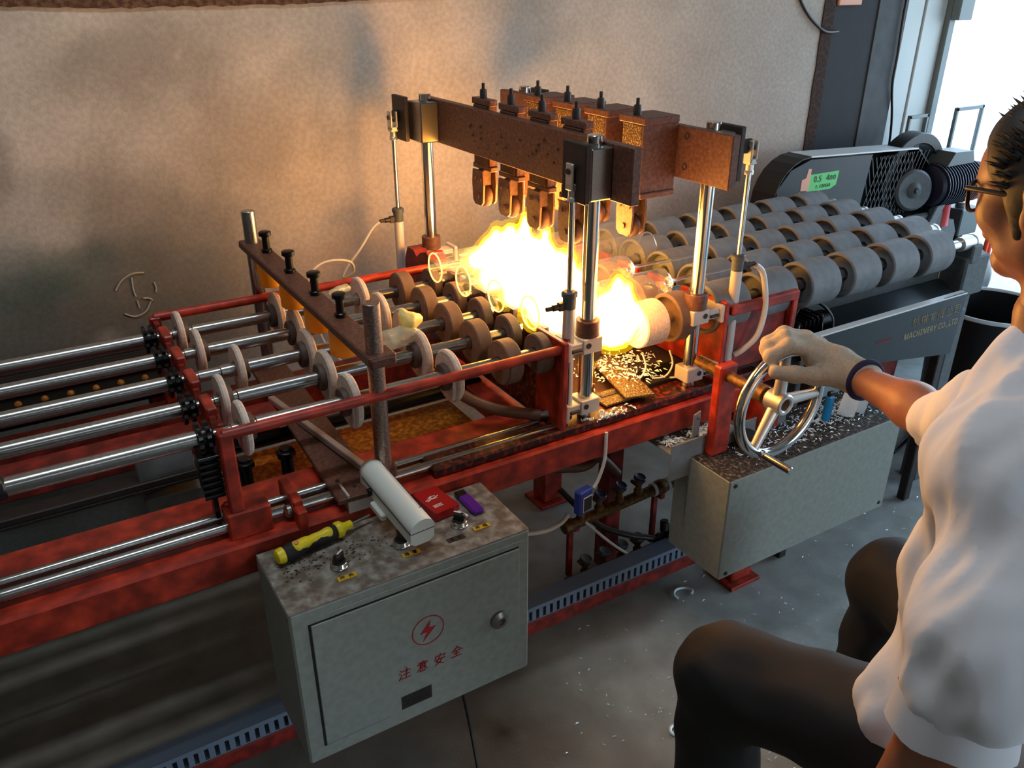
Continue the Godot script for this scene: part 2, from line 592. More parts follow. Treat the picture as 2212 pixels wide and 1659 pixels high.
	flame_mat("flame_outer", Color(1.0, 0.74, 0.04), 2.2, 0.13)
	flame_mat("lamp_glow", Color(0.95, 0.98, 1.0), 4.0, 1.0)

func flame_mat(key: String, c: Color, e: float, a: float) -> void:
	var m := mk(key, Color(0, 0, 0, a), 1.0)
	m.metallic_specular = 0.0
	m.emission_enabled = true
	m.emission = c
	m.emission_energy_multiplier = e
	if a < 1.0: m.transparency = BaseMaterial3D.TRANSPARENCY_ALPHA

# ---------------------------------------------------------------- room
func sheet(o: Vector3, u: Vector3, v: Vector3, nu: int, nv: int, n: Vector3, col: Callable) -> void:
	for j in nv:
		for i in nu:
			var p := []
			for k in [[i, j], [i + 1, j], [i + 1, j + 1], [i, j + 1]]:
				p.append(o + u * (float(k[0]) / nu) + v * (float(k[1]) / nv))
			var order := [0, 1, 2, 0, 2, 3]
			if (p[1] - p[0]).cross(p[2] - p[0]).dot(n) > 0.0: order = [0, 2, 1, 0, 3, 2]
			for k in order:
				g.set_color(col.call(p[k]))
				g.set_normal(n)
				g.add_vertex(p[k])

func slab(called: String, mat: String, label: String, cat: String, x0: float, x1: float, y0: float, y1: float, z0: float, z1: float) -> MeshInstance3D:
	B(); bx(x0, x1, y0, y1, z0, z1, 0.0)
	return struct(called, mat, label, cat)

var wn := FastNoiseLite.new()
func blot(p: Vector2, c: Vector2, r: Vector2) -> float:
	var d := (p - c) / r
	return smoothstep(1.0, 0.15, d.length() + wn.get_noise_2d(p.x * 180.0, p.y * 180.0) * 0.55)

func wall_col(p: Vector3) -> Color:
	var q := Vector2(p.x, p.y)
	var n := wn.get_noise_2d(p.x * 60.0, p.y * 60.0)
	var n2 := wn.get_noise_2d(p.x * 240.0 + 50.0, p.y * 240.0)
	var c := Vector3(0.47, 0.42, 0.36)
	c *= 1.0 + 0.28 * n + 0.16 * n2
	c = c.lerp(Vector3(0.16, 0.135, 0.115), blot(q, Vector2(0.36, 1.40), Vector2(0.26, 0.19)) * 0.5)
	c = c.lerp(Vector3(0.15, 0.13, 0.11), blot(q, Vector2(-0.02, 1.26), Vector2(0.1, 0.26)) * 0.7)
	c = c.lerp(Vector3(0.2, 0.18, 0.16), blot(q, Vector2(0.3, 1.02), Vector2(0.36, 0.2)) * 0.6)
	c = c.lerp(Vector3(0.24, 0.2, 0.17), blot(q, Vector2(0.62, 1.2), Vector2(0.3, 0.28)) * 0.45)
	var low := smoothstep(1.12, 0.8, p.y + 0.12 * n + 0.05 * n2) * smoothstep(0.75, 0.25, p.x + 0.1 * n)
	c = c.lerp(Vector3(0.085, 0.1, 0.095), low * 0.85)
	c = c.lerp(Vector3(0.05, 0.095, 0.075), blot(q, Vector2(0.03, 0.9), Vector2(0.22, 0.16)) * 0.7)
	c = c.lerp(Vector3(0.46, 0.43, 0.38), blot(q, Vector2(0.6, 0.96), Vector2(0.08, 0.07)) * 0.5)
	c = c.lerp(Vector3(0.36, 0.36, 0.34), blot(q, Vector2(0.14, 0.708), Vector2(0.06, 0.022)) * 0.8)
	var st := 1.0 - smoothstep(0.0, 0.012, absf((q.x - 0.436) * 0.75 - (q.y - 1.411)) + 0.01 * absf(n2)) 
	c = c.lerp(Vector3(0.5, 0.43, 0.36), st * smoothstep(0.1, 0.03, absf(q.x - 0.42)) * 0.6)
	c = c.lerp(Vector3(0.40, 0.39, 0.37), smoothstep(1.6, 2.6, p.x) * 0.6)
	return Color(c.x, c.y, c.z)

func floor_col(p: Vector3) -> Color:
	var q := Vector2(p.x, p.z)
	var n := wn.get_noise_2d(p.x * 50.0, p.z * 50.0)
	var n2 := wn.get_noise_2d(p.x * 200.0 + 9.0, p.z * 200.0)
	var c := Vector3(0.33, 0.34, 0.31) * (1.0 + 0.2 * n + 0.1 * n2)
	c = c.lerp(Vector3(0.17, 0.155, 0.12), smoothstep(1.25, 0.75, p.x + 0.15 * n) * 0.8)  # darker brown towards the left end
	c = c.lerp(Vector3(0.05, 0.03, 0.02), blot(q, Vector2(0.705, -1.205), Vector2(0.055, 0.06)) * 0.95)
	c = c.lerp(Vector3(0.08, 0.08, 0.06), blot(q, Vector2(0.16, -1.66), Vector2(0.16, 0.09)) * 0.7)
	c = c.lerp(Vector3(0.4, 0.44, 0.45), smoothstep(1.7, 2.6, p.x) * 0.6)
	return Color(c.x, c.y, c.z)

func room() -> void:
	wn.seed = 4
	wn.frequency = 0.02
	wn.fractal_octaves = 4
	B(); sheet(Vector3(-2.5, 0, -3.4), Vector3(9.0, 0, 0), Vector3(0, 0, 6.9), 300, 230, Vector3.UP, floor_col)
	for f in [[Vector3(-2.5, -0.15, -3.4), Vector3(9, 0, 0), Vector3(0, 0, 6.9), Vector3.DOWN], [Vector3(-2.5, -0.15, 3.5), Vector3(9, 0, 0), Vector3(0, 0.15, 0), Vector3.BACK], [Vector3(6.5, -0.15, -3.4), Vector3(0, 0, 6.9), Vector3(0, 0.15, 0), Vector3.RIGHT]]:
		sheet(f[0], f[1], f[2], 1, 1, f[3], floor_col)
	var fl := struct("floor", "floor", "grey concrete workshop floor, stained, darker towards the left and sprinkled with glass", "floor")
	fl.set_meta("kind", "structure")
	B(); sheet(Vector3(-2.5, 0, -2.4), Vector3(5.38, 0, 0), Vector3(0, 3.0, 0), 270, 150, Vector3.BACK, wall_col)
	for f in [[Vector3(-2.5, 0, -2.62), Vector3(5.38, 0, 0), Vector3(0, 3, 0), Vector3.FORWARD], [Vector3(2.88, 0, -2.62), Vector3(0, 0, 0.22), Vector3(0, 3, 0), Vector3.RIGHT]]:
		sheet(f[0], f[1], f[2], 4, 40, f[3], wall_col)
	struct("wall_back", "wall", "stained bare plaster wall behind the bench, greenish low on one side", "wall")
	# broken lip of the plaster coat near the top of the view
	B()
	var top := []
	var bot := []
	var x := -0.3
	while x < 1.3:
		var d := smoothstep(0.0, 0.25, x) * smoothstep(1.15, 0.7, x)
		bot.append(Vector2(x, 1.548 - 0.012 * d - 0.006 * wn.get_noise_1d(x * 900.0)))
		x += 0.02
	for i in range(bot.size() - 1, -1, -1): top.append(Vector2(bot[i].x, 1.66))
	prism(bot + top, 0.008, Transform3D(Basis(), Vector3(0, 0, -2.4)))
	struct("trim_1", "plaster_edge", "ragged broken edge of a thicker plaster coat along the top of the wall", "plaster edge")
	slab("wall_left", "room", "plain wall out of view at the far end of the bench", "wall", -2.7, -2.5, 0, 3.0, -2.62, 3.5)
	slab("wall_front", "room", "plain wall with a wide gate opening added for daylight behind the viewer", "wall", -2.7, 1.8, 0, 3.0, 3.5, 3.7)  # gap left as an added opening that lets soft daylight in
	slab("wall_front", "room", "plain wall pier beside the added gate opening behind the viewer", "wall", 3.6, 5.2, 0, 3.0, 3.5, 3.7)
	slab("wall_front", "room", "plain wall above the added gate opening behind the viewer", "wall", 1.8, 3.6, 2.5, 3.0, 3.5, 3.7)
	slab("wall_right", "room", "plain side wall near the viewer, past the doorway", "wall", 5.0, 5.2, 0, 3.0, 0.6, 3.5)
	slab("wall_right", "room", "plain wall above the side doorway", "wall", 5.0, 5.2, 2.5, 3.0, -2.62, 0.6)
	slab("wall_back", "room", "plain wall above the bright doorway", "wall", 3.4, 5.2, 2.35, 3.0, -2.62, -2.4)
	slab("ceiling", "room", "plain workshop ceiling", "ceiling", -2.7, 5.2, 3.0, 3.15, -2.62, 3.7)
	# the pier at the end of the wall
	slab("pillar", "pillar_dark", "dark blue-grey painted pier at the end of the plaster wall", "pillar", 2.93, 3.215, 0, 3.0, -2.62, -2.41)
	slab("pillar", "pillar_grey", "mid grey strip of pier between the dark paint and the white door", "pillar", 3.215, 3.40, 0, 3.0, -2.62, -2.405)
	B()
	var ex := []
	for i in 41: ex.append(Vector2(2.875 + 0.006 * wn.get_noise_1d(i * 70.0), 3.0 * i / 40.0))
	for i in range(40, -1, -1): ex.append(Vector2(2.935, 3.0 * i / 40.0))
	prism(ex, 0.03, Transform3D(Basis(), Vector3(0, 0, -2.425)))
	struct("trim_2", "brick_edge", "broken brown edge where the plaster wall meets the dark pier", "plaster edge")
	# white sheet door leaves standing open against the pier
	var d1 := Node3D.new()
	d1.name = "door_1"
	add_child(d1)
	tag(d1, "white sheet metal door leaf standing open beside the grey pier", "door", "", "structure")
	B(); bx(3.40, 3.548, 0.02, 2.35, -2.46, -2.43, 0.003); D("panel", "door_white", d1)
	B(); bx(3.556, 3.70, 0.02, 2.35, -2.455, -2.425, 0.003); D("panel", "door_white", d1)
	B(); bx(3.70, 3.745, 0.0, 2.37, -2.47, -2.40, 0.003); bx(3.4, 3.745, 2.35, 2.4, -2.47, -2.4, 0.003); D("door_frame", "door_frame", d1)
	B(); bx(3.548, 3.556, 0.02, 2.35, -2.46, -2.44, 0.0); D("joint", "seam", d1)
	B(); bx(3.70, 3.80, 1.43, 1.7, -2.40, -2.36, 0.004)
	tag(D("door_closer", "door_frame"), "grey box fixed at the top edge of the white door leaf", "door hardware")
	for h in [["low grey square-tube stand in front of the white door leaf", 3.41, 3.545, 1.06, -2.3, 0.014], ["grey square-tube frame standing alone in the bright doorway", 3.745, 3.955, 1.07, -2.3, 0.016]]:
		var o := thing("stand_frame", h[0], "stand", Vector3(h[1], 0, h[4]), "square-tube stands by the doorway")
		var w: float = h[5]
		B(); bx(h[1], h[1] + w, 0, h[3], h[4] - w, h[4], 0.002); D("post", "door_frame", o)
		B(); bx(h[2] - w, h[2], 0, h[3], h[4] - w, h[4], 0.002); D("post", "door_frame", o)
		B(); bx(h[1], h[2], h[3] - w, h[3], h[4] - w, h[4], 0.002); D("top_bar", "door_frame", o)
	# cables
	B(); tube(smooth_path([Vector3(3.37, 1.75, -2.39), Vector3(3.362, 1.48, -2.392), Vector3(3.372, 1.3, -2.392), Vector3(3.375, 1.18, -2.392), Vector3(3.43, 1.02, -2.4), Vector3(3.446, 0.86, -2.4), Vector3(3.45, 0.5, -2.4)]), 0.0055, 8)
	tag(D("cable", "black"), "black cable running down the pier beside the white door", "cable")
	B(); tube(smooth_path([Vector3(2.66, 1.62, -2.39), Vector3(2.73, 1.52, -2.392), Vector3(2.8, 1.455, -2.39), Vector3(2.88, 1.41, -2.385), Vector3(2.98, 1.405, -2.402)]), 0.006, 8)
	tag(D("cable", "hose_dark"), "thin dark cable sagging across the top of the wall to the dark pier", "cable")
	B(); bx(2.955, 3.09, 1.5, 1.66, -2.41, -2.395, 0.003)
	tag(D("junction_box", "sticker_pink"), "pale pink box at the top of the dark pier", "box")
	# the yard outside, in full daylight
	B(); bx(6.5, 16, -0.15, -0.01, -14, 8, 0.0); bx(2.0, 6.5, -0.15, -0.01, -14, -3.4, 0.0)
	struct("ground", "outside", "pale concrete yard glaring in the daylight outside", "ground")
	# chalk scribble
	B()
	var ch := [[[0.19, 0.835], [0.21, 0.86], [0.24, 0.874], [0.27, 0.872]], [[0.236, 0.863], [0.234, 0.83], [0.237, 0.809]], [[0.29, 0.84], [0.293, 0.825], [0.29, 0.812]], [[0.2, 0.765], [0.225, 0.752], [0.255, 0.762], [0.272, 0.788]], [[0.255, 0.8], [0.27, 0.797], [0.277, 0.79]], [[0.238, 0.797], [0.24, 0.775]]]
	for c in ch:
		var pts := []
		for p in c: pts.append(Vector3(p[0], p[1], -2.398))
		tube(smooth_path(pts, 5), 0.0026, 6)
	tag(D("chalk_scribble", "chalk"), "faint white chalk scribble low on the dark part of the wall", "chalk mark")
	# thin wire from the box across the floor
	B(); tube(smooth_path([Vector3(0.585, 0.3, -1.2), Vector3(0.6, 0.12, -1.17), Vector3(0.585, 0.02, -1.1), Vector3(0.56, 0.006, -1.03), Vector3(0.5, 0.006, -0.9), Vector3(0.35, 0.006, -0.6)]), 0.0035, 8)
	tag(D("wire", "black"), "thin black wire dropping from the control box to the floor", "cable")
	# glass splinters on the floor
	shards("glass_splinters", "bright glass splinters scattered over the floor right of the bench", [[Vector3(1.35, 0.003, -1.05), Vector3(0.5, 0, 0.42), 130], [Vector3(1.9, 0.003, -1.0), Vector3(0.7, 0, 0.5), 170], [Vector3(2.7, 0.003, -1.3), Vector3(0.9, 0, 0.6), 200], [Vector3(1.05, 0.003, -1.2), Vector3(0.3, 0, 0.25), 16]], 0.0045)
	for c in [[1.40, -1.36, 0.03, 2.6, "curled glass ring end lying on the floor near the red leg"], [1.06, -1.0, 0.018, 1.2, "small curl of glass on the floor by the dark oil stain"]]:
		B()
		var pts := []
		for i in 15:
			var a: float = c[3] + 4.6 * i / 14.0
			pts.append(Vector3(c[0] + cos(a) * c[2], 0.006 + 0.002 * sin(a * 2.0), c[1] + sin(a) * c[2] * 0.7))
		tube(pts, 0.004, 8)
		tag(D("glass_curl", "shard"), c[4], "glass scrap", "glass curls on the floor")

func shards(called: String, label: String, spots: Array, size: float, mat := "shard") -> void:
	B()
	for s in spots:
		for i in s[2]:
			var e := Vector3(rng.randfn(0, 0.5), rng.randf_range(0, 1), rng.randfn(0, 0.5))
			e = e.clamp(Vector3(-1, 0, -1), Vector3.ONE)
			var p: Vector3 = s[0] + s[1] * e
			var l := size * rng.randf_range(0.4, 1.9)
			var q := Basis(Vector3.UP, rng.randf() * TAU) * Basis(Vector3.RIGHT, rng.randf_range(-0.5, 0.5))
			var a := p + q * Vector3(-l, 0, 0)
			var b := p + q * Vector3(l, size * 0.3, size * 0.25)
			var c := p + q * Vector3(l * 0.3, size * 0.5, -size * 0.4)
			var d := p + q * Vector3(l * 0.1, size * 0.9, 0)
			for f in [[a, b, c], [a, b, d], [b, c, d], [a, c, d]]:
				var n: Vector3 = (f[1] - f[0]).cross(f[2] - f[0]).normalized()
				if n.dot((f[0] + f[1] + f[2]) / 3.0 - (a + b + c + d) / 4.0) < 0.0: n = -n
				trif(f[0], f[1], f[2], n)
	tag(D(called, mat), label, "glass splinters", "", "stuff")

func ceiling_lamp(p: Vector3, e: float, label: String) -> void:
	var o := thing("ceiling_lamp", label, "lamp", p)
	B(); bx(p.x - 0.65, p.x + 0.65, p.y, p.y + 0.07, p.z - 0.08, p.z + 0.08, 0.008); D("housing", "white_plastic", o)
	for s in [-0.045, 0.045]:
		B(); cyl(p + Vector3(-0.6, -0.022, s), p + Vector3(0.6, -0.022, s), 0.015, 16, 0.003); D("lamp_tube", "lamp_glow", o)
	var l := AreaLight3D.new()
	l.name = "lamp_light"
	l.area_size = Vector2(1.2, 0.12)
	l.area_normalize_energy = true
	l.light_color = Color(0.93, 0.97, 1.0)
	l.light_energy = e
	l.area_range = 12.0
	l.shadow_enabled = true
	l.rotation = Vector3(-PI / 2, 0, 0)
	l.position = Vector3(0, -0.045, 0)
	o.add_child(l)

# ---------------------------------------------------------------- fire
func flames() -> void:
	var spec := [
		[Vector3(1.125, 0.925, -1.872), 0.085, 0.043, [[-0.045, 0.022], [0.0, 0.022], [0.046, 0.045]], "rearmost gas flame wrapped round the back glass tube"],
		[Vector3(1.10, 0.923, -1.739), 0.097, 0.05, [[-0.03, 0.025], [0.05, 0.035]], "gas flame wrapped round the second glass tube from the wall"],
		[Vector3(1.07, 0.92, -1.605), 0.08, 0.05, [[-0.02, 0.02], [0.06, 0.02]], "gas flame wrapped round the third glass tube from the wall"],
		[Vector3(1.03, 0.92, -1.472), 0.05, 0.05, [[0.02, 0.015]], "gas flame wrapped round the front glass tube"],
		[Vector3(1.128, 0.885, -1.41), 0.03, 0.05, [[0.0, 0.045], [0.025, 0.02]], "low gas flame licking the white-hot front roller beside the post"]]
	for s in spec:
		var c: Vector3 = s[0]
		var o := thing("flame", s[4], "flame", c, "gas flames round the glass tubes")
		for layer in [["flame_core", 0.0], ["flame_inner", 0.006], ["flame_middle", 0.013], ["flame_outer", 0.022]]:
			B()
			var l: float = s[1] + layer[1]
			var r: float = s[2] + layer[1]
			var bones := [[c + Vector3(-l, 0, 0), r * 0.6, c + Vector3(-l * 0.2, 0.0, 0), r], [c + Vector3(-l * 0.2, 0.0, 0), r, c + Vector3(l, 0.0, 0), r * 0.6]]
			for t in s[3]:
				bones.append([c + Vector3(t[0], r * 0.4, 0), r * 0.5, c + Vector3(t[0] + 0.006, s[2] + t[1] + layer[1] * 0.7, 0.0), 0.005 + layer[1] * 0.6])
			wn.frequency = 16.0
			field(bones, 0.008, 0.03, wn, 0.009)
			wn.frequency = 0.02
			D(layer[0], layer[0], o)
	for l in [[Vector3(1.12, 1.04, -1.85), 0.46], [Vector3(1.12, 1.01, -1.67), 0.42], [Vector3(1.1, 1.0, -1.53), 0.32], [Vector3(1.13, 0.96, -1.36), 0.16], [Vector3(1.15, 0.80, -1.46), 0.14]]:
		var li := OmniLight3D.new()
		li.name = "flame_light"
		li.position = l[0]
		li.light_color = Color(1.0, 0.66, 0.25)
		li.light_energy = l[1]
		li.light_size = 0.13
		li.omni_range = 8.0
		li.omni_attenuation = 2.0
		li.shadow_enabled = true
		add_child(li, true)

# ---------------------------------------------------------------- bench frame
func machine_frame() -> void:
	var o := thing("bench_frame", "orange-red steel bench frame of long beams on legs carrying the whole line", "machine frame", Vector3(0.9, 0, -1.65))
	B(); bx(-0.95, 1.56, 0.597, 0.667, -1.383, -1.313, 0.005); D("front_beam", "red", o)
	B(); bx(0.62, 1.56, 0.667, 0.69, -1.40, -1.33, 0.004); D("rail_seat", "red_oily", o)
	B(); bx(-0.95, 0.93, 0.652, 0.667, -1.515, -1.43, 0.003); D("inner_flange", "red", o)
	B(); bx(-0.95, 2.5, 0.56, 0.66, -2.02, -1.93, 0.005); D("rear_beam", "red_dark", o)
	B(); bx(-0.95, 0.42, 0.64, 0.70, -1.80, -1.74, 0.004); D("middle_beam", "red_dark", o)
	for x in [-0.85, 0.9, 1.5]:
		B(); bx(x, x + 0.07, 0.6, 0.65, -1.95, -1.38, 0.004); D("cross_member", "red_dark", o)
	for l in [[-0.9, -1.348], [1.545, -1.348], [-0.9, -1.975], [1.3, -1.975], [2.35, -1.975]]:
		B(); bx(l[0], l[0] + 0.075, 0.012, 0.6, l[1] - 0.035, l[1] + 0.035, 0.005); bx(l[0] - 0.02, l[0] + 0.095, 0.0, 0.012, l[1] - 0.055, l[1] + 0.055, 0.002); D("leg", "red", o)
	# low rail along the floor
	B(); bx(-0.95, 1.56, 0.05, 0.095, -1.455, -1.40, 0.004); D("lower_rail", "red_dark", o)
	for x in [-0.87, 1.27]:
		B(); bx(x, x + 0.055, 0.0, 0.6, -1.62, -1.57, 0.004); D("brace", "red_dark", o)
	# stub blocks at the end of the beam
	B(); bx(1.49, 1.56, 0.56, 0.66, -1.312, -1.25, 0.004); D("end_block", "red", o)
	B(); bx(1.585, 1.66, 0.64, 0.72, -1.42, -1.34, 0.004); D("end_block", "red", o)
	B(); bx(1.5, 1.92, 0.655, 0.70, -1.46, -1.36, 0.004); bx(1.5, 1.92, 0.70, 0.712, -1.40, -1.375, 0.002); D("side_channel", "dark_steel", o)
	# rear bearing column with rounded shoulders
	B()
	var sil := [Vector2(-0.03, 0.62), Vector2(0.16, 0.62), Vector2(0.16, 0.86), Vector2(0.14, 0.9), Vector2(0.1, 0.9), Vector2(0.08, 0.885), Vector2(0.05, 0.905), Vector2(0.015, 0.915), Vector2(-0.015, 0.895), Vector2(-0.03, 0.86)]
	prism(sil, 0.05, Transform3D(Basis(Vector3(0, 0, -1), Vector3.UP, Vector3.RIGHT), Vector3(0.955, 0, -2.02)))
	D("rear_bearing_plate", "red_dark", o)
	# chrome rails
	for r in [[-1.36, 0.684, 0.0105, 0.955, "front chrome guide rail running along the bench edge"], [-1.398, 0.684, 0.0095, 0.92, "second chrome guide rail just behind the front one"]]:
		var t := thing("guide_rail", r[4], "guide rail", Vector3(0, r[1], r[0]), "chrome guide rails along the front beam")
		B(); cyl(Vector3(-0.95, r[1], r[0]), Vector3(r[3], r[1], r[0]), r[2], 24, 0.002); D("rail", "chrome", t)
	var b := thing("rail_bracket", "red bracket holding the two chrome rails in front of the stop posts", "bracket", Vector3(0.335, 0.667, -1.37))
	B(); bx(0.325, 0.345, 0.667, 0.712, -1.43, -1.335, 0.003); bx(0.325, 0.345, 0.64, 0.70, -1.34, -1.312, 0.003); D("bracket_plate", "red", b)
	B(); lathe(Vector3(0.31, 0.684, -1.352), Vector3.RIGHT, [Vector2(0, 0), Vector2(0, 0.008), Vector2(0.006, 0.014), Vector2(0.014, 0.014)], 16); D("cap_nut", "steel", b)

# ---------------------------------------------------------------- tube-frame carriages holding the shafts
func notch_plate(x: float, th: float, y0: float, y1: float, z0: float, z1: float) -> void:
	# plate across the bench (in the z-y plane) with a U notch over each shaft
	var p := [Vector2(z0, y0), Vector2(z1, y0), Vector2(z1, y1)]
	for i in range(4, -1, -1):
		var c: float = SHAFT_Z[i]
		p.append(Vector2(c + 0.022, y1))
		for k in 7:
			var a := -PI * k / 6.0
			p.append(Vector2(c + cos(a) * 0.02, SHAFT_Y + sin(a) * 0.02))
		p.append(Vector2(c - 0.022, y1))
	p.append(Vector2(z0, y1))
	prism(p, th, Transform3D(Basis(Vector3(0, 0, 1), Vector3.UP, Vector3.LEFT), Vector3(x, 0, 0)))

func carriages() -> void:
	var o := thing("shaft_carriage", "orange-red tube frame carriage with notched end plate holding the left shafts", "carriage", Vector3(0.23, 0.69, -1.36))
	B(); cyl(Vector3(0.222, 0.879, -1.35), Vector3(0.955, 0.879, -1.35), 0.0105, 14, 0.002); D("front_bar", "red", o)
	B(); cyl(Vector3(0.225, 0.882, -2.0), Vector3(0.955, 0.882, -2.0), 0.011, 14, 0.002); D("rear_bar", "red", o)
	B(); notch_plate(0.232, 0.011, 0.80, 0.878, -2.005, -1.345); D("end_plate", "red", o)
	for i in 5:
		var z: float = SHAFT_Z[i] + 0.065
		if i < 4:
			B(); bx(0.219, 0.238, 0.866, 0.892, z - 0.036, z + 0.036, 0.003); D("plate_tab", "red", o)
	B(); bx(0.215, 0.24, 0.72, 0.885, -1.365, -1.34, 0.003); D("front_post", "red", o)
	B(); bx(0.215, 0.24, 0.66, 0.885, -2.012, -1.988, 0.003); D("rear_post", "red", o)
	B(); bx(0.205, 0.285, 0.665, 0.722, -1.385, -1.335, 0.003); D("slide_block", "red", o)
	B(); lathe(Vector3(0.216, 0.722, -1.372), Vector3.UP, [Vector2(0, 0), Vector2(0, 0.008), Vector2(0.006, 0.008), Vector2(0.008, 0.006), Vector2(0.008, 0)], 6); D("bolt", "red", o)
	B(); notch_plate(0.962, 0.012, 0.668, 0.90, -2.02, -1.345); D("inner_plate", "red_oily", o)
	var q := thing("shaft_carriage", "red open trough frame round the front of the grey rollers", "carriage", Vector3(1.6, 0.69, -1.36))
	B(); notch_plate(1.44, 0.01, 0.69, 0.885, -2.0, -1.37); D("end_plate", "red", q)
	B(); bx(1.43, 1.665, 0.862, 0.886, -1.352, -1.33, 0.003); D("front_bar", "red", q)
	B(); bx(1.648, 1.668, 0.69, 0.886, -1.354, -1.334, 0.003); D("corner_post", "red", q)
	B(); bx(1.648, 1.668, 0.866, 0.886, -1.41, -1.34, 0.003); bx(1.655, 1.664, 0.70, 0.87, -1.42, -1.34, 0.002); D("side_bar", "red", q)
	B(); bx(1.43, 1.655, 0.70, 0.87, -1.362, -1.354, 0.002); D("front_panel", "red_dark", q)

func shafts() -> void:
	var where := ["nearest the wall", "second from the wall", "in the middle", "second from the front", "at the front"]
	var ax := [0.268, 0.281, 0.333, 0.267, 0.271]
	var bxs := [0.499, 0.504, 0.486, 0.481, 0.481]
	var cxs := [0.716, 0.715, 0.72, 0.695, 0.70]
	for i in 5:
		var z: float = SHAFT_Z[i]
		var c := Vector3(0, SHAFT_Y, z)
		var o := thing("roller_shaft", "polished steel shaft %s with white fibre discs and brown rollers" % where[i], "roller shaft", Vector3(0.2, SHAFT_Y, z), "five chrome roller shafts of the left carriage")
		var X := Vector3.RIGHT
		var l0 := -0.95
		if i == 4: l0 = -0.118
		B(); cyl(c + X * l0, c + X * 0.19, 0.0158, 28, 0.002); cyl(c + X * 0.19, c + X * 0.252, 0.0105, 20); cyl(c + X * 0.25, c + X * 0.3, 0.0125, 24, 0.0015); cyl(c + X * 0.295, c + X * 1.06, 0.0145, 28, 0.002); D("shaft", "chrome", o)
		if i == 4:
			B(); cyl(c + X * -0.15, c + X * -0.112, 0.021, 24, 0.003); cyl(c + X * -0.95, c + X * -0.15, 0.0158, 20); D("coupling", "black", o)
		# twin sprocket
		B()
		for sx in [0.192, 0.207]:
			var gear := []
			for k in 36: 
				var a := TAU * k / 36.0
				gear.append(Vector2(cos(a), sin(a)) * (0.0315 if k % 3 == 1 else 0.0275))
			prism(gear, 0.007, Transform3D(Basis(Vector3(0, 0, -1), Vector3.UP, Vector3.RIGHT), c + X * (sx - 0.003)))
		cyl(c + X * 0.188, c + X * 0.217, 0.021, 18, 0.002)
		D("sprocket", "black_oily", o)
		for d in [[ax[i], 0.053, 0.0065, 1.0, 0.026], [bxs[i], 0.056, 0.0075, -1.0, 0.029], [cxs[i], 0.0565, 0.0075, -1.0 if i > 2 else 1.0, 0.029]]:
			B(); ring(c + X * (d[0] - d[2]), c + X * (d[0] + d[2]), d[1], 0.015, 40, 0.0035); D("fibre_disc", "disc", o)
			B()
			if d[3] > 0: ring(c + X * (d[0] + d[2]), c + X * (d[0] + d[2] + 0.013), d[4], 0.014, 28)
			else: ring(c + X * (d[0] - d[2] - 0.013), c + X * (d[0] - d[2]), d[4], 0.014, 28)
			D("hub", "hub", o)
		for d in [[0.836, 0.018, 0.05], [0.922, 0.013, 0.046], [1.045, 0.014, 0.052]]:
			B(); ring(c + X * (d[0] - d[1]), c + X * (d[0] + d[1]), d[2], 0.014, 40, 0.003); D("roller", "roller", o)
	# right-hand line of grey rollers
	var from := [1.62, 1.62, 1.62, 1.62, 1.455]
	for i in 5:
		var z: float = SHAFT_Z[i]
		var c := Vector3(0, SHAFT_Y + 0.008, z)
		var X := Vector3.RIGHT
		var o := thing("roller_line", "row of wide grey rollers on a steel shaft %s" % where[i], "roller line", Vector3(1.8, c.y, z), "five rows of grey rollers on the right")
		B(); cyl(c + X * 1.185, c + X * 2.52, 0.015, 24, 0.002); D("shaft", "bright_chrome", o)
		B(); ring(c + X * 1.188, c + X * 1.255, 0.055, 0.012, 40, 0.003); D("roller", "disc" if i == 4 else "roller", o)
		B(); ring(c + X * 1.285, c + X * 1.335, 0.06, 0.05, 40, 0.002); ring(c + X * 1.30, c + X * 1.33, 0.051, 0.013, 30, 0.001); D("cup_roller", "roller", o)
		var stag: float = [0.1, 0.1, 0.09, 0.09, 0.0][i]
		var x: float = 1.45 + stag
		while x < 2.4:
			B(); lathe(c + X * (x - 0.052), X, [Vector2(0.03, 0.016), Vector2(0.022, 0.02), Vector2(0.02, 0.05), Vector2(0.003, 0.053), Vector2(0, 0.056), Vector2(0, 0.06), Vector2(0.003, 0.063), Vector2(0.11, 0.063), Vector2(0.113, 0.06), Vector2(0.113, 0.016)], 40)
			D("grey_roller", "grey_roller", o)
			x += 0.166
	# end stands of the right line
	var e := thing("roller_stand", "grey steel stand carrying the ends of the grey roller rows", "stand", Vector3(2.5, 0, -1.67))
	B(); bx(1.75, 2.62, 0.70, 0.765, -1.50, -1.462, 0.004); D("side_rail", "cast_grey", e)
	B(); bx(2.48, 2.60, 0.69, 0.82, -2.02, -1.38, 0.006); D("bearing_beam", "cast_grey", e)
	for i in 5:
		B(); lathe(Vector3(2.515, SHAFT_Y + 0.008, SHAFT_Z[i]), Vector3.RIGHT, [Vector2(-0.06, 0), Vector2(-0.06, 0.022), Vector2(0, 0.022), Vector2(0.002, 0.024), Vector2(0.012, 0.024), Vector2(0.014, 0.012), Vector2(0.03, 0.012), Vector2(0.03, 0)], 24); D("bearing", "alu", e)
		B(); bx(2.49, 2.54, 0.8, 0.86, SHAFT_Z[i] - 0.03, SHAFT_Z[i] + 0.03, 0.005); D("bearing_foot", "cast_grey", e)
	for p in [[1.8, -1.48], [2.53, -1.42], [2.53, -1.98]]:
		B(); bx(p[0] - 0.03, p[0] + 0.03, 0, 0.72, p[1] - 0.03, p[1] + 0.03, 0.004); D("leg", "cast_grey", e)
	B(); bx(2.475, 2.60, 0.718, 0.763, -1.4615, -1.460, 0.0); D("maker_plate", "label_cream", e, "cream paper label")

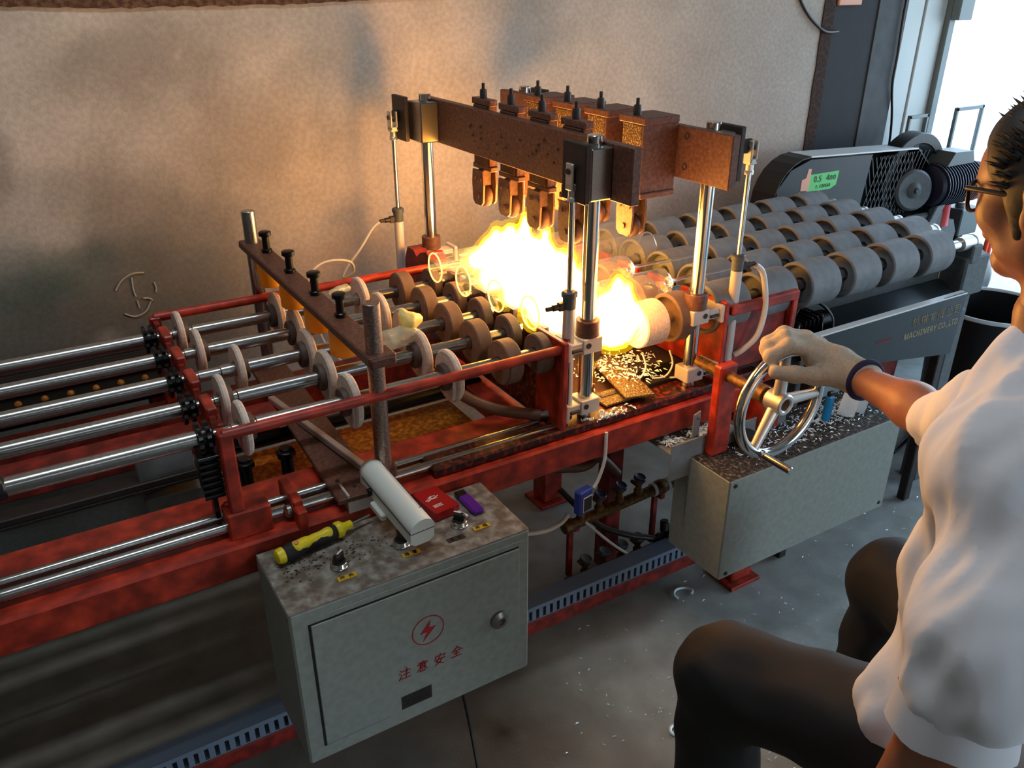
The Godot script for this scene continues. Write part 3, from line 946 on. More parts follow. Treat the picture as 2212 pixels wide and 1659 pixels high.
func bolt(p: Vector3, r: float, h: float, dir := Vector3.UP) -> void:
	lathe(p, dir, [Vector2(0, 0), Vector2(0, r), Vector2(h * 0.8, r), Vector2(h, r * 0.85), Vector2(h, 0)], 6)

# ---------------------------------------------------------------- stop bracket over the shafts
func stop_bracket() -> void:
	var o := thing("stop_bracket", "brown steel crossbar on two chrome posts with four adjusting bolts and amber stops", "stop bracket", Vector3(0.52, 0.69, -1.36))
	var rz := -2.04
	B(); cyl(Vector3(0.522, 0.66, -1.36), Vector3(0.522, 1.066, -1.36), 0.0165, 26, 0.001); D("post", "scratched", o)
	B(); cyl(Vector3(0.487, 0.62, rz), Vector3(0.487, 1.093, rz), 0.0165, 26, 0.001); D("post", "chrome", o)
	var a := Vector3(0.487, 1.005, rz)
	var b := Vector3(0.527, 0.955, -1.36)
	var mid := (a + b) * 0.5
	var d := (b - a).normalized()
	var side := Vector3.UP.cross(d).normalized()
	var q := Basis(side, d.cross(side), d)
	B(); box(mid, Vector3(0.052, 0.02, (b - a).length() + 0.055), 0.003, q); D("crossbar", "rusty", o)
	B(); bx(0.5, 0.556, 0.945, 0.967, -1.385, -1.335, 0.003); D("end_clamp", "rusty", o)
	var k := 0
	for t in [0.12, 0.335, 0.545, 0.735]:
		var p: Vector3 = a.lerp(b, t) + Vector3(0.008, 0.01, 0)
		B(); bolt(p, 0.013, 0.009); cyl(p, p + Vector3(0, 0.04, 0), 0.0085, 14); lathe(p + Vector3(0, 0.038, 0), Vector3.UP, [Vector2(0, 0), Vector2(0, 0.011), Vector2(0.003, 0.015), Vector2(0.011, 0.015), Vector2(0.013, 0.012), Vector2(0.013, 0)], 12)
		D("adjusting_bolt", "black_oily", o)
		var r := Vector3(p.x + 0.002, p.y - 0.03, p.z)
		B(); cyl(r, r + Vector3(0, 0.02, 0), 0.008, 12); lathe(r + Vector3(0, -0.052, 0), Vector3.UP, [Vector2(0, 0), Vector2(0, 0.028), Vector2(0.004, 0.031), Vector2(0.05, 0.031), Vector2(0.053, 0.028), Vector2(0.053, 0)], 20); D("stop_pad", "amber", o)
		k += 1
	# crumpled clear film caught on the discs
	for f in [[Vector3(0.655, 0.9, -1.545), 0.055, "crumpled clear plastic film and yellowed rag caught between the fibre discs", true], [Vector3(0.655, 0.9, -1.9), 0.036, "small wad of clear plastic film behind the crossbar", false]]:
		var w := thing("plastic_wad", f[2], "plastic film", f[0])
		var nz := FastNoiseLite.new()
		nz.frequency = 22.0
		nz.seed = 6
		nz.noise_type = FastNoiseLite.TYPE_CELLULAR
		B(); field([[f[0] - Vector3(f[1] * 0.5, 0, 0), f[1] * 0.6, f[0] + Vector3(f[1] * 0.5, 0.0, -0.01), f[1] * 0.55]], 0.006, 0.02, nz, 0.02); D("film", "film", w)
		if f[3]:
			B(); field([[f[0] + Vector3(0.03, 0.025, -0.02), 0.026, f[0] + Vector3(0.06, 0.02, -0.035), 0.018], [f[0] + Vector3(0.03, 0.02, -0.02), 0.02, f[0] + Vector3(0.02, 0.045, -0.03), 0.014]], 0.005, 0.015, nz, 0.012); D("rag", "rag", w)

# ---------------------------------------------------------------- the two lifting portals
func clamp_bracket(x: float, y: float, z: float, sx: float, o: Node3D) -> void:
	# split white shaft clamp reaching sideways to the column plate
	B(); bx(x - 0.026, x + 0.026, y - 0.018, y + 0.018, z - 0.024, z + 0.024, 0.002)
	bx(x + sx * 0.026, x + sx * 0.06, y - 0.012, y + 0.012, z - 0.02, z + 0.022, 0.002)
	bx(x + sx * 0.06, x + sx * 0.07, y - 0.024, y + 0.02, z - 0.03, z + 0.03, 0.002)
	D("clamp", "alu_white", o)
	B(); cyl(Vector3(x + sx * 0.012, y + 0.002, z + 0.022), Vector3(x + sx * 0.012, y + 0.002, z + 0.0255), 0.0065, 14); cyl(Vector3(x + sx * 0.03, y - 0.004, z + 0.023), Vector3(x + sx * 0.055, y - 0.004, z + 0.023), 0.004, 8); D("clamp_screw", "dark_steel", o)

func post(x: float, z: float, y0: float, sx: float, label: String, plate := true) -> void:
	var o := thing("guide_post", label, "guide post", Vector3(x, y0, z), "chrome guide posts of the two lifting beams")
	B(); cyl(Vector3(x, y0, z), Vector3(x, 1.321, z), 0.0165, 28, 0.0015); D("post", "bright_chrome", o)
	var cy := 0.875
	B(); ring(Vector3(x, cy + 0.018, z), Vector3(x, cy + 0.055, z), 0.027, 0.0165, 26); D("collar", "rusty", o)
	clamp_bracket(x, cy, z, sx, o)
	clamp_bracket(x, 0.725, z, sx, o)
	if plate:
		B(); bx(x + sx * 0.07, x + sx * 0.083, 0.667, 0.90, z - 0.08, z + 0.032, 0.002); bx(x + sx * 0.03, x + sx * 0.10, 0.667, 0.685, z - 0.08, z + 0.032, 0.002); D("column_plate", "red", o)

func cylinder(x: float, z: float, y0: float, label: String, fit: float) -> void:
	var o := thing("air_cylinder", label, "air cylinder", Vector3(x, y0, z), "slim air cylinders that lift the beams")
	B(); cyl(Vector3(x, y0 + 0.03, z), Vector3(x, 0.972, z), 0.0135, 24); D("barrel", "alu_white", o)
	B(); cyl(Vector3(x, y0, z), Vector3(x, y0 + 0.032, z), 0.0145, 20, 0.002); D("end_cap", "dark_steel", o)
	B(); cyl(Vector3(x, 0.966, z), Vector3(x, 0.995, z), 0.0145, 20, 0.001); bolt(Vector3(x, 0.992, z), 0.0175, 0.013); D("head_cap", "cast_grey", o)
	B(); cyl(Vector3(x, 1.0, z), Vector3(x, 1.2, z), 0.006, 14); D("rod", "bright_chrome", o)
	B(); bolt(Vector3(x, 1.195, z), 0.011, 0.01); cyl(Vector3(x, 1.203, z), Vector3(x, 1.225, z), 0.009, 14, 0.002)
	bx(x - 0.011, x - 0.005, 1.222, 1.272, z - 0.012, z + 0.012, 0.002); bx(x + 0.005, x + 0.011, 1.222, 1.272, z - 0.012, z + 0.012, 0.002); bx(x - 0.011, x + 0.011, 1.218, 1.232, z - 0.012, z + 0.012, 0.002); D("clevis", "alu", o)
	B(); cyl(Vector3(x - 0.014, 1.256, z), Vector3(x + 0.014, 1.256, z), 0.006, 14); D("pin", "dark_steel", o)
	B(); box(Vector3(x + fit * 0.021, 0.974, z), Vector3(0.016, 0.018, 0.014), 0.002); cyl(Vector3(x + fit * 0.025, 0.974, z), Vector3(x + fit * 0.042, 0.974, z), 0.007, 10); cyl(Vector3(x + fit * 0.04, 0.974, z), Vector3(x + fit * 0.058, 0.974, z), 0.005, 10); D("air_fitting", "dark_steel", o)

func roller_unit(o: Node3D, x: float, z: float, sx: float, beam_x: float, plate_mat: String) -> void:
	# hanging unit: cap, plate, slide bar, fork with wheel; sx points from the beam to the unit
	var u := Node3D.new()
	u.name = "roller_unit"
	u.position = Vector3(x, 1.2, z) - o.position
	o.add_child(u, true)
	var lo := minf(beam_x, x + sx * 0.014)
	var hi := maxf(beam_x, x + sx * 0.014)
	B(); bx(lo, hi, 1.314, 1.33, z - 0.046, z + 0.046, 0.002); D("cap_plate", "rusty", u)
	B(); bx(lo, hi, 1.155, 1.168, z - 0.046, z + 0.046, 0.002); D("foot_plate", "rusty", u)
	B(); bx(x - 0.012, x + 0.012, 1.168, 1.314, z - 0.034, z + 0.034, 0.002); D("slide_block", plate_mat, u)
	B(); bx(lo, hi, 1.168, 1.314, z + 0.036, z + 0.042, 0.001); D("side_plate", "rusty", u)
	B(); bx(x - 0.013, x + 0.013, 1.115, 1.156, z - 0.013, z + 0.013, 0.002); D("slide_bar", "burner", u)
	B(); cyl(Vector3(x, 1.33, z), Vector3(x, 1.366, z), 0.0042, 10); bolt(Vector3(x, 1.33, z), 0.009, 0.022); D("adjusting_rod", "dark_steel", u)
	# fork
	for s in [-1.0, 1.0]:
		var fx: float = x + s * 0.0185
		var pl := [Vector2(-0.026, 1.075), Vector2(-0.016, 1.066), Vector2(0.016, 1.066), Vector2(0.026, 1.075), Vector2(0.03, 1.12), Vector2(0.026, 1.155), Vector2(-0.026, 1.155), Vector2(-0.03, 1.12)]
		B(); prism(pl, 0.005, Transform3D(Basis(Vector3(0, 0, 1), Vector3.UP, Vector3.LEFT), Vector3(fx + 0.0025, 0, z)))
		for zz in [-0.016, 0.016]: cyl(Vector3(fx + s * 0.0025, 1.135, z + zz), Vector3(fx + s * 0.006, 1.135, z + zz), 0.006, 12)
		cyl(Vector3(fx + s * 0.0025, 1.088, z), Vector3(fx + s * 0.006, 1.088, z), 0.007, 12)
		D("fork_plate", "rusty", u)
	B(); lathe(Vector3(x - 0.013, 1.088, z), Vector3.RIGHT, [Vector2(0, 0), Vector2(0, 0.018), Vector2(0.002, 0.024), Vector2(0.007, 0.0285), Vector2(0.013, 0.03), Vector2(0.019, 0.0285), Vector2(0.024, 0.024), Vector2(0.026, 0.018), Vector2(0.026, 0)], 28); D("wheel", "burner", u)

func portals() -> void:
	post(1.02, -1.363, 0.69, -1.0, "front chrome guide post nearest the viewer, in front of the flames")
	post(1.337, -1.363, 0.69, 1.0, "front chrome guide post of the far portal, beside the white-hot roller")
	post(1.018, -2.13, 0.62, 1.0, "rear chrome guide post by the wall at the open tube ends", false)
	post(1.335, -2.13, 0.62, 1.0, "rear chrome guide post by the wall seen behind the flames", false)
	for p in [[1.02, -1.0, "brown steel lifting beam nearer the viewer with four press rollers under it", "rusty"], [1.337, 1.0, "brown steel lifting beam of the far portal, press rollers lit yellow on its face", "flamelit_scale"]]:
		var x: float = p[0]
		var s: float = p[1]
		var first := s < 0.0
		var o := thing("lifting_beam", p[2], "lifting beam", Vector3(x, 1.19, -1.75), "lifting beams over the flames")
		var bx0 := x + 0.017 if first else x - 0.04
		B(); bx(bx0, bx0 + 0.022, 1.195, 1.308, -2.205, -1.262, 0.002); D("beam", "rusty", o)
		for z in [-1.363, -2.13]:
			B(); bx(x - 0.036, x + (0.017 if first else 0.03), 1.198, 1.302, z - 0.04, z + 0.04, 0.003); D("clamp_block", "steel", o)
			B(); bx(x - 0.040, x - 0.0355, 1.198, 1.302, z - 0.028, z + 0.041, 0.001)
			if first and z > -1.5: D("block_face", "rusty", o)
		for z in [-1.363, -2.2 if first else -2.13]:
			var ex: float = x + s * 0.04
			B(); bx(minf(ex, ex + s * 0.014), maxf(ex, ex + s * 0.014), 1.195, 1.312, z - 0.035, z + 0.045, 0.002); D("ear_plate", "dark_steel", o)
			var ax := (0.95 if z < -1.5 else 0.967) if first else 1.458
			B(); bx(minf(ax, ex), maxf(ax, ex), 1.243, 1.275, z - 0.0045, z + 0.0045, 0.002); D("arm", "dark_steel", o)
		for i in 4:
			if first: roller_unit(o, 1.068, TUBE_Z[i] - 0.025, 1.0, bx0 + 0.022, "burner")
			else: roller_unit(o, 1.213, TUBE_Z[i], -1.0, bx0, "flamelit_scale")
		if first:
			# weld spatter and punched marks
			B()
			for k in 26:
				var q := Vector3(bx0 - 0.0005, rng.randf_range(1.215, 1.28), -1.5 - rng.randf() * 0.42)
				cyl(q, q + Vector3(-0.002, 0, 0), rng.randf_range(0.0015, 0.004), 7)
			D("weld_spatter", "dark_steel", o).set_meta("kind", "stuff")
			B(); var tp := [Vector2(-0.022, 0.0), Vector2(0.02, 0.0), Vector2(0.024, 0.01), Vector2(0.015, 0.018), Vector2(0.013, 0.034), Vector2(0.024, 0.042), Vector2(0.02, 0.05), Vector2(0.01, 0.046), Vector2(0.004, 0.052), Vector2(-0.022, 0.05)]
			prism(tp, 0.001, Transform3D(Basis(Vector3(0, 0, 1), Vector3.UP, Vector3.LEFT), Vector3(x - 0.0405, 1.25, -1.372))); D("torn_tape", "alu_white", o)
		else:
			for h in [[1.29, -1.47], [1.288, -1.40], [1.225, -1.48], [1.222, -1.40]]:
				B(); ring(Vector3(bx0 - 0.0015, h[0], h[1]), Vector3(bx0 + 0.001, h[0], h[1]), 0.008, 0.005, 14, 0.0005); D("bolt_hole", "dark_steel", o)
	cylinder(0.967, -1.36, 0.70, "slim white air cylinder standing before the flames, black printed label on it", -1.0)
	var cy := get_child(get_child_count() - 1)
	B(); bx(0.9525, 0.9545, 0.80, 0.855, -1.356, -1.345, 0.0005)
	D("printed_label", "print_black", cy)
	text("CHELIC", 0.0125, Transform3D(Basis(Vector3(0, -1, 0), Vector3(0.35, 0, 0.94), Vector3(-0.94, 0, 0.35)).orthonormalized(), Vector3(0.9522, 0.8275, -1.3505)), "print_white", cy, "lettering")
	cylinder(1.458, -1.36, 0.70, "slim white air cylinder beside the red plate at the far portal", 1.0)
	cylinder(0.95, -2.2, 0.62, "slim white air cylinder against the wall behind the shafts", -1.0)
	# hoses
	B(); tube(smooth_path([Vector3(1.513, 0.972, -1.352), Vector3(1.53, 0.955, -1.345), Vector3(1.535, 0.92, -1.335), Vector3(1.535, 0.86, -1.325), Vector3(1.515, 0.80, -1.32), Vector3(1.49, 0.762, -1.335), Vector3(1.472, 0.745, -1.348)]), 0.0072, 10)
	tag(D("air_hose", "hose_white"), "white air hose curving down beside the far air cylinder", "hose")
	B(); tube(smooth_path([Vector3(0.892, 0.972, -2.2), Vector3(0.87, 0.955, -2.205), Vector3(0.83, 0.9, -2.21), Vector3(0.79, 0.85, -2.22), Vector3(0.775, 0.82, -2.22), Vector3(0.8, 0.84, -2.2), Vector3(0.79, 0.872, -2.19), Vector3(0.745, 0.885, -2.19), Vector3(0.70, 0.88, -2.19), Vector3(0.665, 0.85, -2.19), Vector3(0.66, 0.78, -2.19), Vector3(0.68, 0.66, -2.16), Vector3(0.69, 0.64, -2.0)], 8), 0.0038, 8)
	tag(D("air_hose", "hose_white"), "thin clear air hose looping along the wall behind the rear bar", "hose")
	var hb := thing("gas_hose", "brown gas hose bending past the carriage plate to a threaded fitting", "hose", Vector3(0.9, 0.72, -1.42))
	B(); tube(smooth_path([Vector3(0.72, 0.8, -1.55), Vector3(0.76, 0.765, -1.5), Vector3(0.80, 0.735, -1.47), Vector3(0.85, 0.715, -1.44), Vector3(0.90, 0.705, -1.415), Vector3(0.925, 0.702, -1.40)]), 0.0135, 12); D("hose", "hose_brown", hb)
	B(); cyl(Vector3(0.92, 0.703, -1.403), Vector3(0.975, 0.70, -1.385), 0.0105, 12); 
	for t in [0.3, 0.55]: cyl(Vector3(0.92, 0.703, -1.403).lerp(Vector3(0.975, 0.70, -1.385), t), Vector3(0.92, 0.703, -1.403).lerp(Vector3(0.975, 0.70, -1.385), t + 0.12), 0.0135, 12)
	D("fitting", "steel", hb)
	# burner bed under the tubes
	var bb := thing("burner_bed", "scorched steel burner bed glowing under the flames", "burner", Vector3(1.15, 0.69, -1.6))
	B(); bx(0.98, 1.45, 0.655, 0.675, -2.0, -1.40, 0.002); D("base_plate", "burner", bb)
	for z in TUBE_Z:
		B(); cyl(Vector3(1.11, 0.675, z), Vector3(1.11, 0.80, z), 0.015, 14); lathe(Vector3(1.11, 0.79, z), Vector3.UP, [Vector2(0, 0), Vector2(0, 0.02), Vector2(0.02, 0.032), Vector2(0.035, 0.032), Vector2(0.035, 0.012), Vector2(0.02, 0.012)], 18); D("burner_nozzle", "burner", bb)
	B(); box(Vector3(1.20, 0.708, -1.46), Vector3(0.075, 0.006, 0.24), 0.001, Basis(Vector3.UP, -0.25)); D("deflector_plate", "flamelit_scale", bb)
	B(); bx(1.085, 1.16, 0.692, 0.698, -1.43, -1.365, 0.001); D("deflector_plate", "flamelit_scale", bb)
	B(); bx(1.24, 1.36, 0.69, 0.722, -1.475, -1.44, 0.002); D("angle_piece", "dark_steel", bb)
	B(); bx(1.10, 1.42, 0.676, 0.70, -1.415, -1.40, 0.002); D("front_edge", "dark_steel", bb)
	shards("glass_slivers", "glass slivers and scale heaped glowing on the burner bed", [[Vector3(1.22, 0.712, -1.48), Vector3(0.13, 0.012, 0.1), 260], [Vector3(1.07, 0.692, -1.335), Vector3(0.07, 0.004, 0.02), 60]], 0.006)
	var tn := 0
	for w in [[1.20, -1.44], [1.27, -1.42], [1.31, -1.4]]:
		B(); tube(smooth_path([Vector3(w[0], 0.70, w[1]), Vector3(w[0] + 0.03, 0.705, w[1] + 0.015), Vector3(w[0] + 0.055, 0.73, w[1] + 0.01), Vector3(w[0] + 0.05, 0.765, w[1])]), 0.0025, 7)
		tag(D("glass_thread", "shard"), "curled glass thread on the burner bed, " + ["nearest the front chrome post", "between the other two threads", "nearest the far portal's clamp"][tn], "glass scrap")
		tn += 1

# ---------------------------------------------------------------- glass tubes on the rollers
func glass_tubes() -> void:
	var names := ["rearmost clear glass tube by the wall, lying across the rollers", "second clear glass tube from the wall, open end towards the shafts", "third clear glass tube from the wall, drawn to a stem on the right", "front clear glass tube with an open rim, drawn to a stem on the right"]
	var x0 := [0.902, 0.913, 0.929, 0.94]
	var x1 := [1.56, 1.5, 1.30, 1.312]
	for i in 4:
		var z: float = TUBE_Z[i]
		var y := 0.925
		var o := thing("glass_tube", names[i], "glass tube", Vector3(x0[i], y, z), "clear glass tubes turning in the flames")
		var L: float = x1[i] - x0[i]
		var r := 0.0375
		B()
		var prof := [Vector2(0, r), Vector2(L, r)]
		if i >= 2: prof = [Vector2(0, r), Vector2(L, r), Vector2(L + 0.015, r * 0.93), Vector2(L + 0.026, r * 0.7), Vector2(L + 0.031, r * 0.4), Vector2(L + 0.04, r * 0.2), Vector2(L + 0.06, 0.006)]
		lathe(Vector3(x0[i], y, z), Vector3.RIGHT, prof, 48)
		D("wall", "glass", o)
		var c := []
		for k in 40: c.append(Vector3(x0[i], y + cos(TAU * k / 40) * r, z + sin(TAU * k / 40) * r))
		B(); tube(c, 0.0021, 8, true); D("rim", "painted_glow_rim", o)
		if i >= 2:
			B(); tube([Vector3(x1[i] + 0.03, y, z), Vector3(x1[i] + 0.09, y + 0.001, z), Vector3(x1[i] + 0.2, y - 0.002, z), Vector3(x1[i] + 0.3, y, z)], 0.0045, 10); ell(Vector3(x1[i] + 0.032, y, z), Vector3(0.008, 0.014, 0.014)); D("stem", "glass_solid", o)
		else:
			c = []
			for k in 40: c.append(Vector3(x1[i], y + cos(TAU * k / 40) * r, z + sin(TAU * k / 40) * r))
			B(); tube(c, 0.0016, 8, true); D("rim", "glass_solid", o)

# ---------------------------------------------------------------- things under and behind the shafts
func under_bench() -> void:
	var o := thing("slotted_shelf", "grey slotted steel strip along the wall behind the shafts", "strip", Vector3(0, 0.7, -2.22))
	B(); bx(-0.6, 0.235, 0.694, 0.70, -2.27, -2.2, 0.001); bx(-0.6, 0.235, 0.70, 0.708, -2.274, -2.27, 0.001); bx(-0.6, 0.235, 0.64, 0.70, -2.2, -2.196, 0.001); D("strip", "dark_steel", o)
	for i in 8:
		B()
		var x := 0.197 - 0.0595 * i
		prism([Vector2(-0.016, -0.008), Vector2(0.012, -0.009), Vector2(0.017, 0.0), Vector2(0.013, 0.01), Vector2(-0.013, 0.01), Vector2(-0.018, 0.002)], 0.0012, Transform3D(Basis(Vector3.RIGHT, Vector3(0, 0, -1), Vector3.UP), Vector3(x, 0.6998, -2.228))); D("slot", "print_black", o)
	var c := thing("chain_channel", "black chain channel with a row of brass studs below the rear shafts", "channel", Vector3(0, 0.69, -2.1))
	B(); bx(-0.6, 0.24, 0.66, 0.69, -2.165, -2.04, 0.003); bx(-0.6, 0.24, 0.69, 0.697, -2.165, -2.15, 0.001); D("channel", "black_oily", c)
	for i in 8:
		B(); lathe(Vector3(0.19 - 0.0568 * i, 0.69, -2.106), Vector3.UP, [Vector2(0, 0), Vector2(0, 0.0085), Vector2(0.006, 0.0075), Vector2(0.009, 0.004), Vector2(0.009, 0)], 14); D("stud", "pot", c)
	for l in [-0.55, 0.2]:
		B(); bx(l, l + 0.03, 0.0, 0.66, -2.15, -2.12, 0.002); D("support", "red_dark", c)
		B(); bx(l, l + 0.03, 0.0, 0.694, -2.26, -2.23, 0.002); D("support", "dark_steel", o)
	# drive gear case under the front sprockets
	var dgc := thing("drive_chain", "black oily chain loop hanging under the front sprocket", "chain", Vector3(0.19, 0.75, -1.41))
	B(); bx(0.182, 0.214, 0.742, 0.83, -1.43, -1.375, 0.008); D("chain_loop", "black_oily", dgc)
	for k in 7:
		B(); cyl(Vector3(0.18, 0.748 + 0.013 * k, -1.376), Vector3(0.216, 0.748 + 0.013 * k, -1.376), 0.0055, 8); D("link", "black_oily", dgc)
	B(); bx(0.195, 0.204, 0.66, 0.75, -1.42, -1.39, 0.001); D("hanger", "black_oily", dgc)
	# pale motor cabinets under the bench
	var m := thing("motor_cabinet", "pale grey metal cabinet under the shafts at the far side of the front rail", "cabinet", Vector3(0.18, 0.0, -1.75))
	B(); bx(0.098, 0.262, 0.45, 0.612, -1.72, -1.65, 0.004); D("body", "panel_grey", m)
	for s in [[0.146, 0.555], [0.131, 0.53]]:
		B(); cyl(Vector3(s[0], s[1], -1.65), Vector3(s[0], s[1], -1.647), 0.004, 10); D("screw", "black", m)
	B(); bx(0.11, 0.13, 0.6, 0.66, -1.79, -1.70, 0.002); bx(0.11, 0.13, 0.58, 0.615, -1.74, -1.70, 0.002); D("hanger", "dark_steel", m)
	var m2 := thing("terminal_box", "small pale grey box hung between the front shafts and the black bar", "box", Vector3(0.15, 0.655, -1.66))
	B(); bx(0.096, 0.208, 0.655, 0.707, -1.69, -1.65, 0.002); D("body", "panel_grey", m2)
	B(); bx(0.12, 0.18, 0.60, 0.66, -1.70, -1.685, 0.001); D("bracket", "dark_steel", m2)
	B(); bx(-0.95, 0.215, 0.648, 0.657, -1.69, -1.62, 0.002); bx(-0.95, 0.215, 0.657, 0.672, -1.63, -1.62, 0.002)
	tag(D("dark_channel", "dark_steel"), "long dark steel channel running below the front shafts", "channel")
	# slide plate across the bench with its square bar
	var s := thing("slide_plate", "brown steel plate lying across the bench under the shafts", "plate", Vector3(0.46, 0.69, -1.65))
	B(); box(Vector3(0.462, 0.694, -1.66), Vector3(0.088, 0.012, 0.70), 0.002, Basis(Vector3.UP, -0.035)); D("plate", "rusty", s)
	for b in [[0.452, -1.345], [0.485, -1.37], [0.43, -1.38]]:
		B(); cyl(Vector3(b[0], 0.70, b[1]), Vector3(b[0], 0.7012, b[1]), 0.005, 12); D("bolt_hole", "black", s)
	B(); bx(0.425, 0.53, 0.662, 0.692, -1.335, -1.312, 0.002); bx(0.425, 0.43, 0.662, 0.705, -1.36, -1.312, 0.001); D("front_edge", "alu_white", s)
	B(); bx(0.50, 0.545, 0.69, 0.72, -1.385, -1.345, 0.004); D("post_foot", "rusty", s)
	# drive shaft and lower bars seen between
	B(); cyl(Vector3(0.25, 0.64, -1.73), Vector3(0.95, 0.64, -1.73), 0.017, 18, 0.002)
	tag(D("drive_shaft", "black_oily"), "dark oily drive shaft lying low under the roller shafts", "shaft")
	B(); bx(0.25, 0.95, 0.50, 0.506, -1.92, -1.50, 0.001)
	tag(D("drip_tray", "pot"), "ochre drip tray lying under the roller shafts", "tray")
	for k in 2:
		B(); cyl(Vector3(0.3 + 0.09 * k, 0.52, -1.6), Vector3(0.3 + 0.09 * k, 0.68, -1.6), 0.014, 12, 0.002); bolt(Vector3(0.3 + 0.09 * k, 0.66, -1.6), 0.022, 0.014)
		tag(D("stud_bolt", "black_oily"), ["black stud bolt standing left of the slide plate", "black stud bolt close beside the slide plate's dark edge"][k], "bolt")
	B(); tube(smooth_path([Vector3(0.34, 0.64, -1.52), Vector3(0.37, 0.615, -1.5), Vector3(0.41, 0.605, -1.48), Vector3(0.46, 0.61, -1.47)]), 0.018, 12)
	tag(D("gas_hose", "hose_dark"), "dark hose bend below the slide plate", "hose")

# ---------------------------------------------------------------- control box
const GLYPH := {
	"zhu": [[1, 9, 2.2, 7.9], [0.5, 6.3, 1.7, 5.4], [0.7, 0.6, 1.2, 1.2, 2.6, 4], [6, 10, 6.8, 8.8], [3.4, 7.9, 9, 7.9], [4, 4.6, 8.7, 4.6], [2.9, 0.8, 9.7, 0.8], [6.3, 7.9, 6.3, 0.8]],
	"yi": [[5, 10, 5.1, 9.2], [2, 9, 8, 9], [3.5, 8.8, 3.8, 7.8], [6.5, 8.8, 6.2, 7.8], [0.8, 7.6, 9.2, 7.6], [3, 6.8, 7, 6.8, 7, 4, 3, 4, 3, 6.8], [3, 5.4, 7, 5.4], [1.5, 2.8, 1.0, 1], [3, 3, 3.4, 0.6, 7, 0.6, 7.3, 1.8], [4.6, 3, 5.3, 2], [8, 3, 9.2, 1.6]],
	"an": [[5, 10, 5.1, 8.8], [1, 6.9, 1.2, 8.5, 9, 8.5, 8.4, 7.1], [4.6, 7.6, 2.4, 3, 8.2, 0], [7, 5.4, 5.4, 2.4, 1.4, 0], [0.8, 5.1, 9.3, 5.1]],
	"quan": [[5, 10, 3.4, 8, 0.4, 6], [5, 10, 6.8, 7.8, 9.8, 6], [2.6, 6, 7.5, 6], [3, 3.6, 7.1, 3.6], [0.9, 0.7, 9.2, 0.7], [5, 6, 5, 0.7]],
	"kai": [[1.5, 9, 8.6, 9], [0.4, 5.3, 9.6, 5.3], [3.3, 9, 3.2, 5, 1.4, 0.4], [6.8, 9, 6.8, 0.2]],
	"guan": [[3, 10, 3.9, 8.4], [7, 10, 6.1, 8.4], [1.5, 7.6, 8.6, 7.6], [0.5, 4.8, 9.6, 4.8], [5, 7.6, 4.6, 4, 0.9, 0.3], [5.2, 4.6, 9.2, 0.3]],
	"tui": [[2, 10, 2, 0.6, 1, 1.2], [0.4, 7.5, 3.6, 7.5], [0.4, 3.6, 3.7, 5], [5.6, 10, 4, 6], [5, 7.6, 5, 0], [7, 10, 7.4, 8.7], [5, 8, 9.4, 8], [5, 5.6, 9, 5.6], [5, 3.2, 9, 3.2], [5, 0.6, 9.7, 0.6], [7.2, 8, 7.2, 0.6]],
	"pipe": [[2.5, 10, 1, 7.8], [2, 9, 4.6, 9], [7, 10, 5.6, 8], [6.4, 9, 9.4, 9], [5, 7.8, 5, 6.9], [1, 5.4, 1.2, 6.8, 9, 6.8, 8.6, 5.6], [3, 5.2, 7, 5.2, 7, 3.4, 3, 3.4], [3, 5.2, 3, 0, 7.4, 0, 7.4, 1.9, 3, 1.9]],
	"you": [[0.8, 7.8, 9.3, 7.8], [4.6, 10, 3.4, 6.5, 0.5, 3.4], [3.4, 6, 3.4, 0], [3.4, 5.8, 8, 5.8, 8, 0.4, 6.8, 0.9], [3.4, 4, 8, 4], [3.4, 2.2, 8, 2.2]],
	"xian": [[1, 9.5, 1, 0], [1, 9.5, 3.6, 9.5, 2.5, 6.5, 3.7, 4.2, 2, 3.4], [5, 9.5, 9, 9.5, 9, 5.5, 5, 5.5], [5, 7.5, 9, 7.5], [5, 9.5, 5, 0.6, 7, 1.5], [9.6, 4.4, 7.4, 3], [6.2, 5.5, 7.4, 2.6, 9.9, 0.3]],
	"gong": [[3.8, 9.5, 0.5, 5], [6.2, 9.5, 9.6, 5], [4.7, 5.6, 2, 1, 8, 1.3], [6.5, 3.5, 8.9, 0.2]],
	"si": [[1, 9.3, 9, 9.3, 9, 0.4, 7.2, 0.9], [1.2, 7, 7, 7], [1.8, 5, 6.4, 5, 6.4, 2, 1.8, 2, 1.8, 5]],
	"ji": [[0.4, 7.2, 4, 7.2], [2.2, 10, 2.2, 0], [2.2, 7, 0.3, 3], [2.2, 6, 3.8, 4.2], [5.2, 9, 5.2, 4, 4, 0.3], [5.2, 9, 8, 9, 8, 1, 9.6, 0.8, 9.6, 2.5]],
	"xie": [[0.4, 7.2, 3.6, 7.2], [2, 10, 2, 0], [2, 7, 0.2, 3.5], [4, 7.5, 9.7, 7.5], [7.4, 10, 8, 3.5, 9.7, 0.4], [9.2, 5, 6, 0.2], [5, 6, 5, 1.5, 4, 0.2], [6.4, 6, 6.4, 1], [3.9, 4, 7.2, 4]],
}

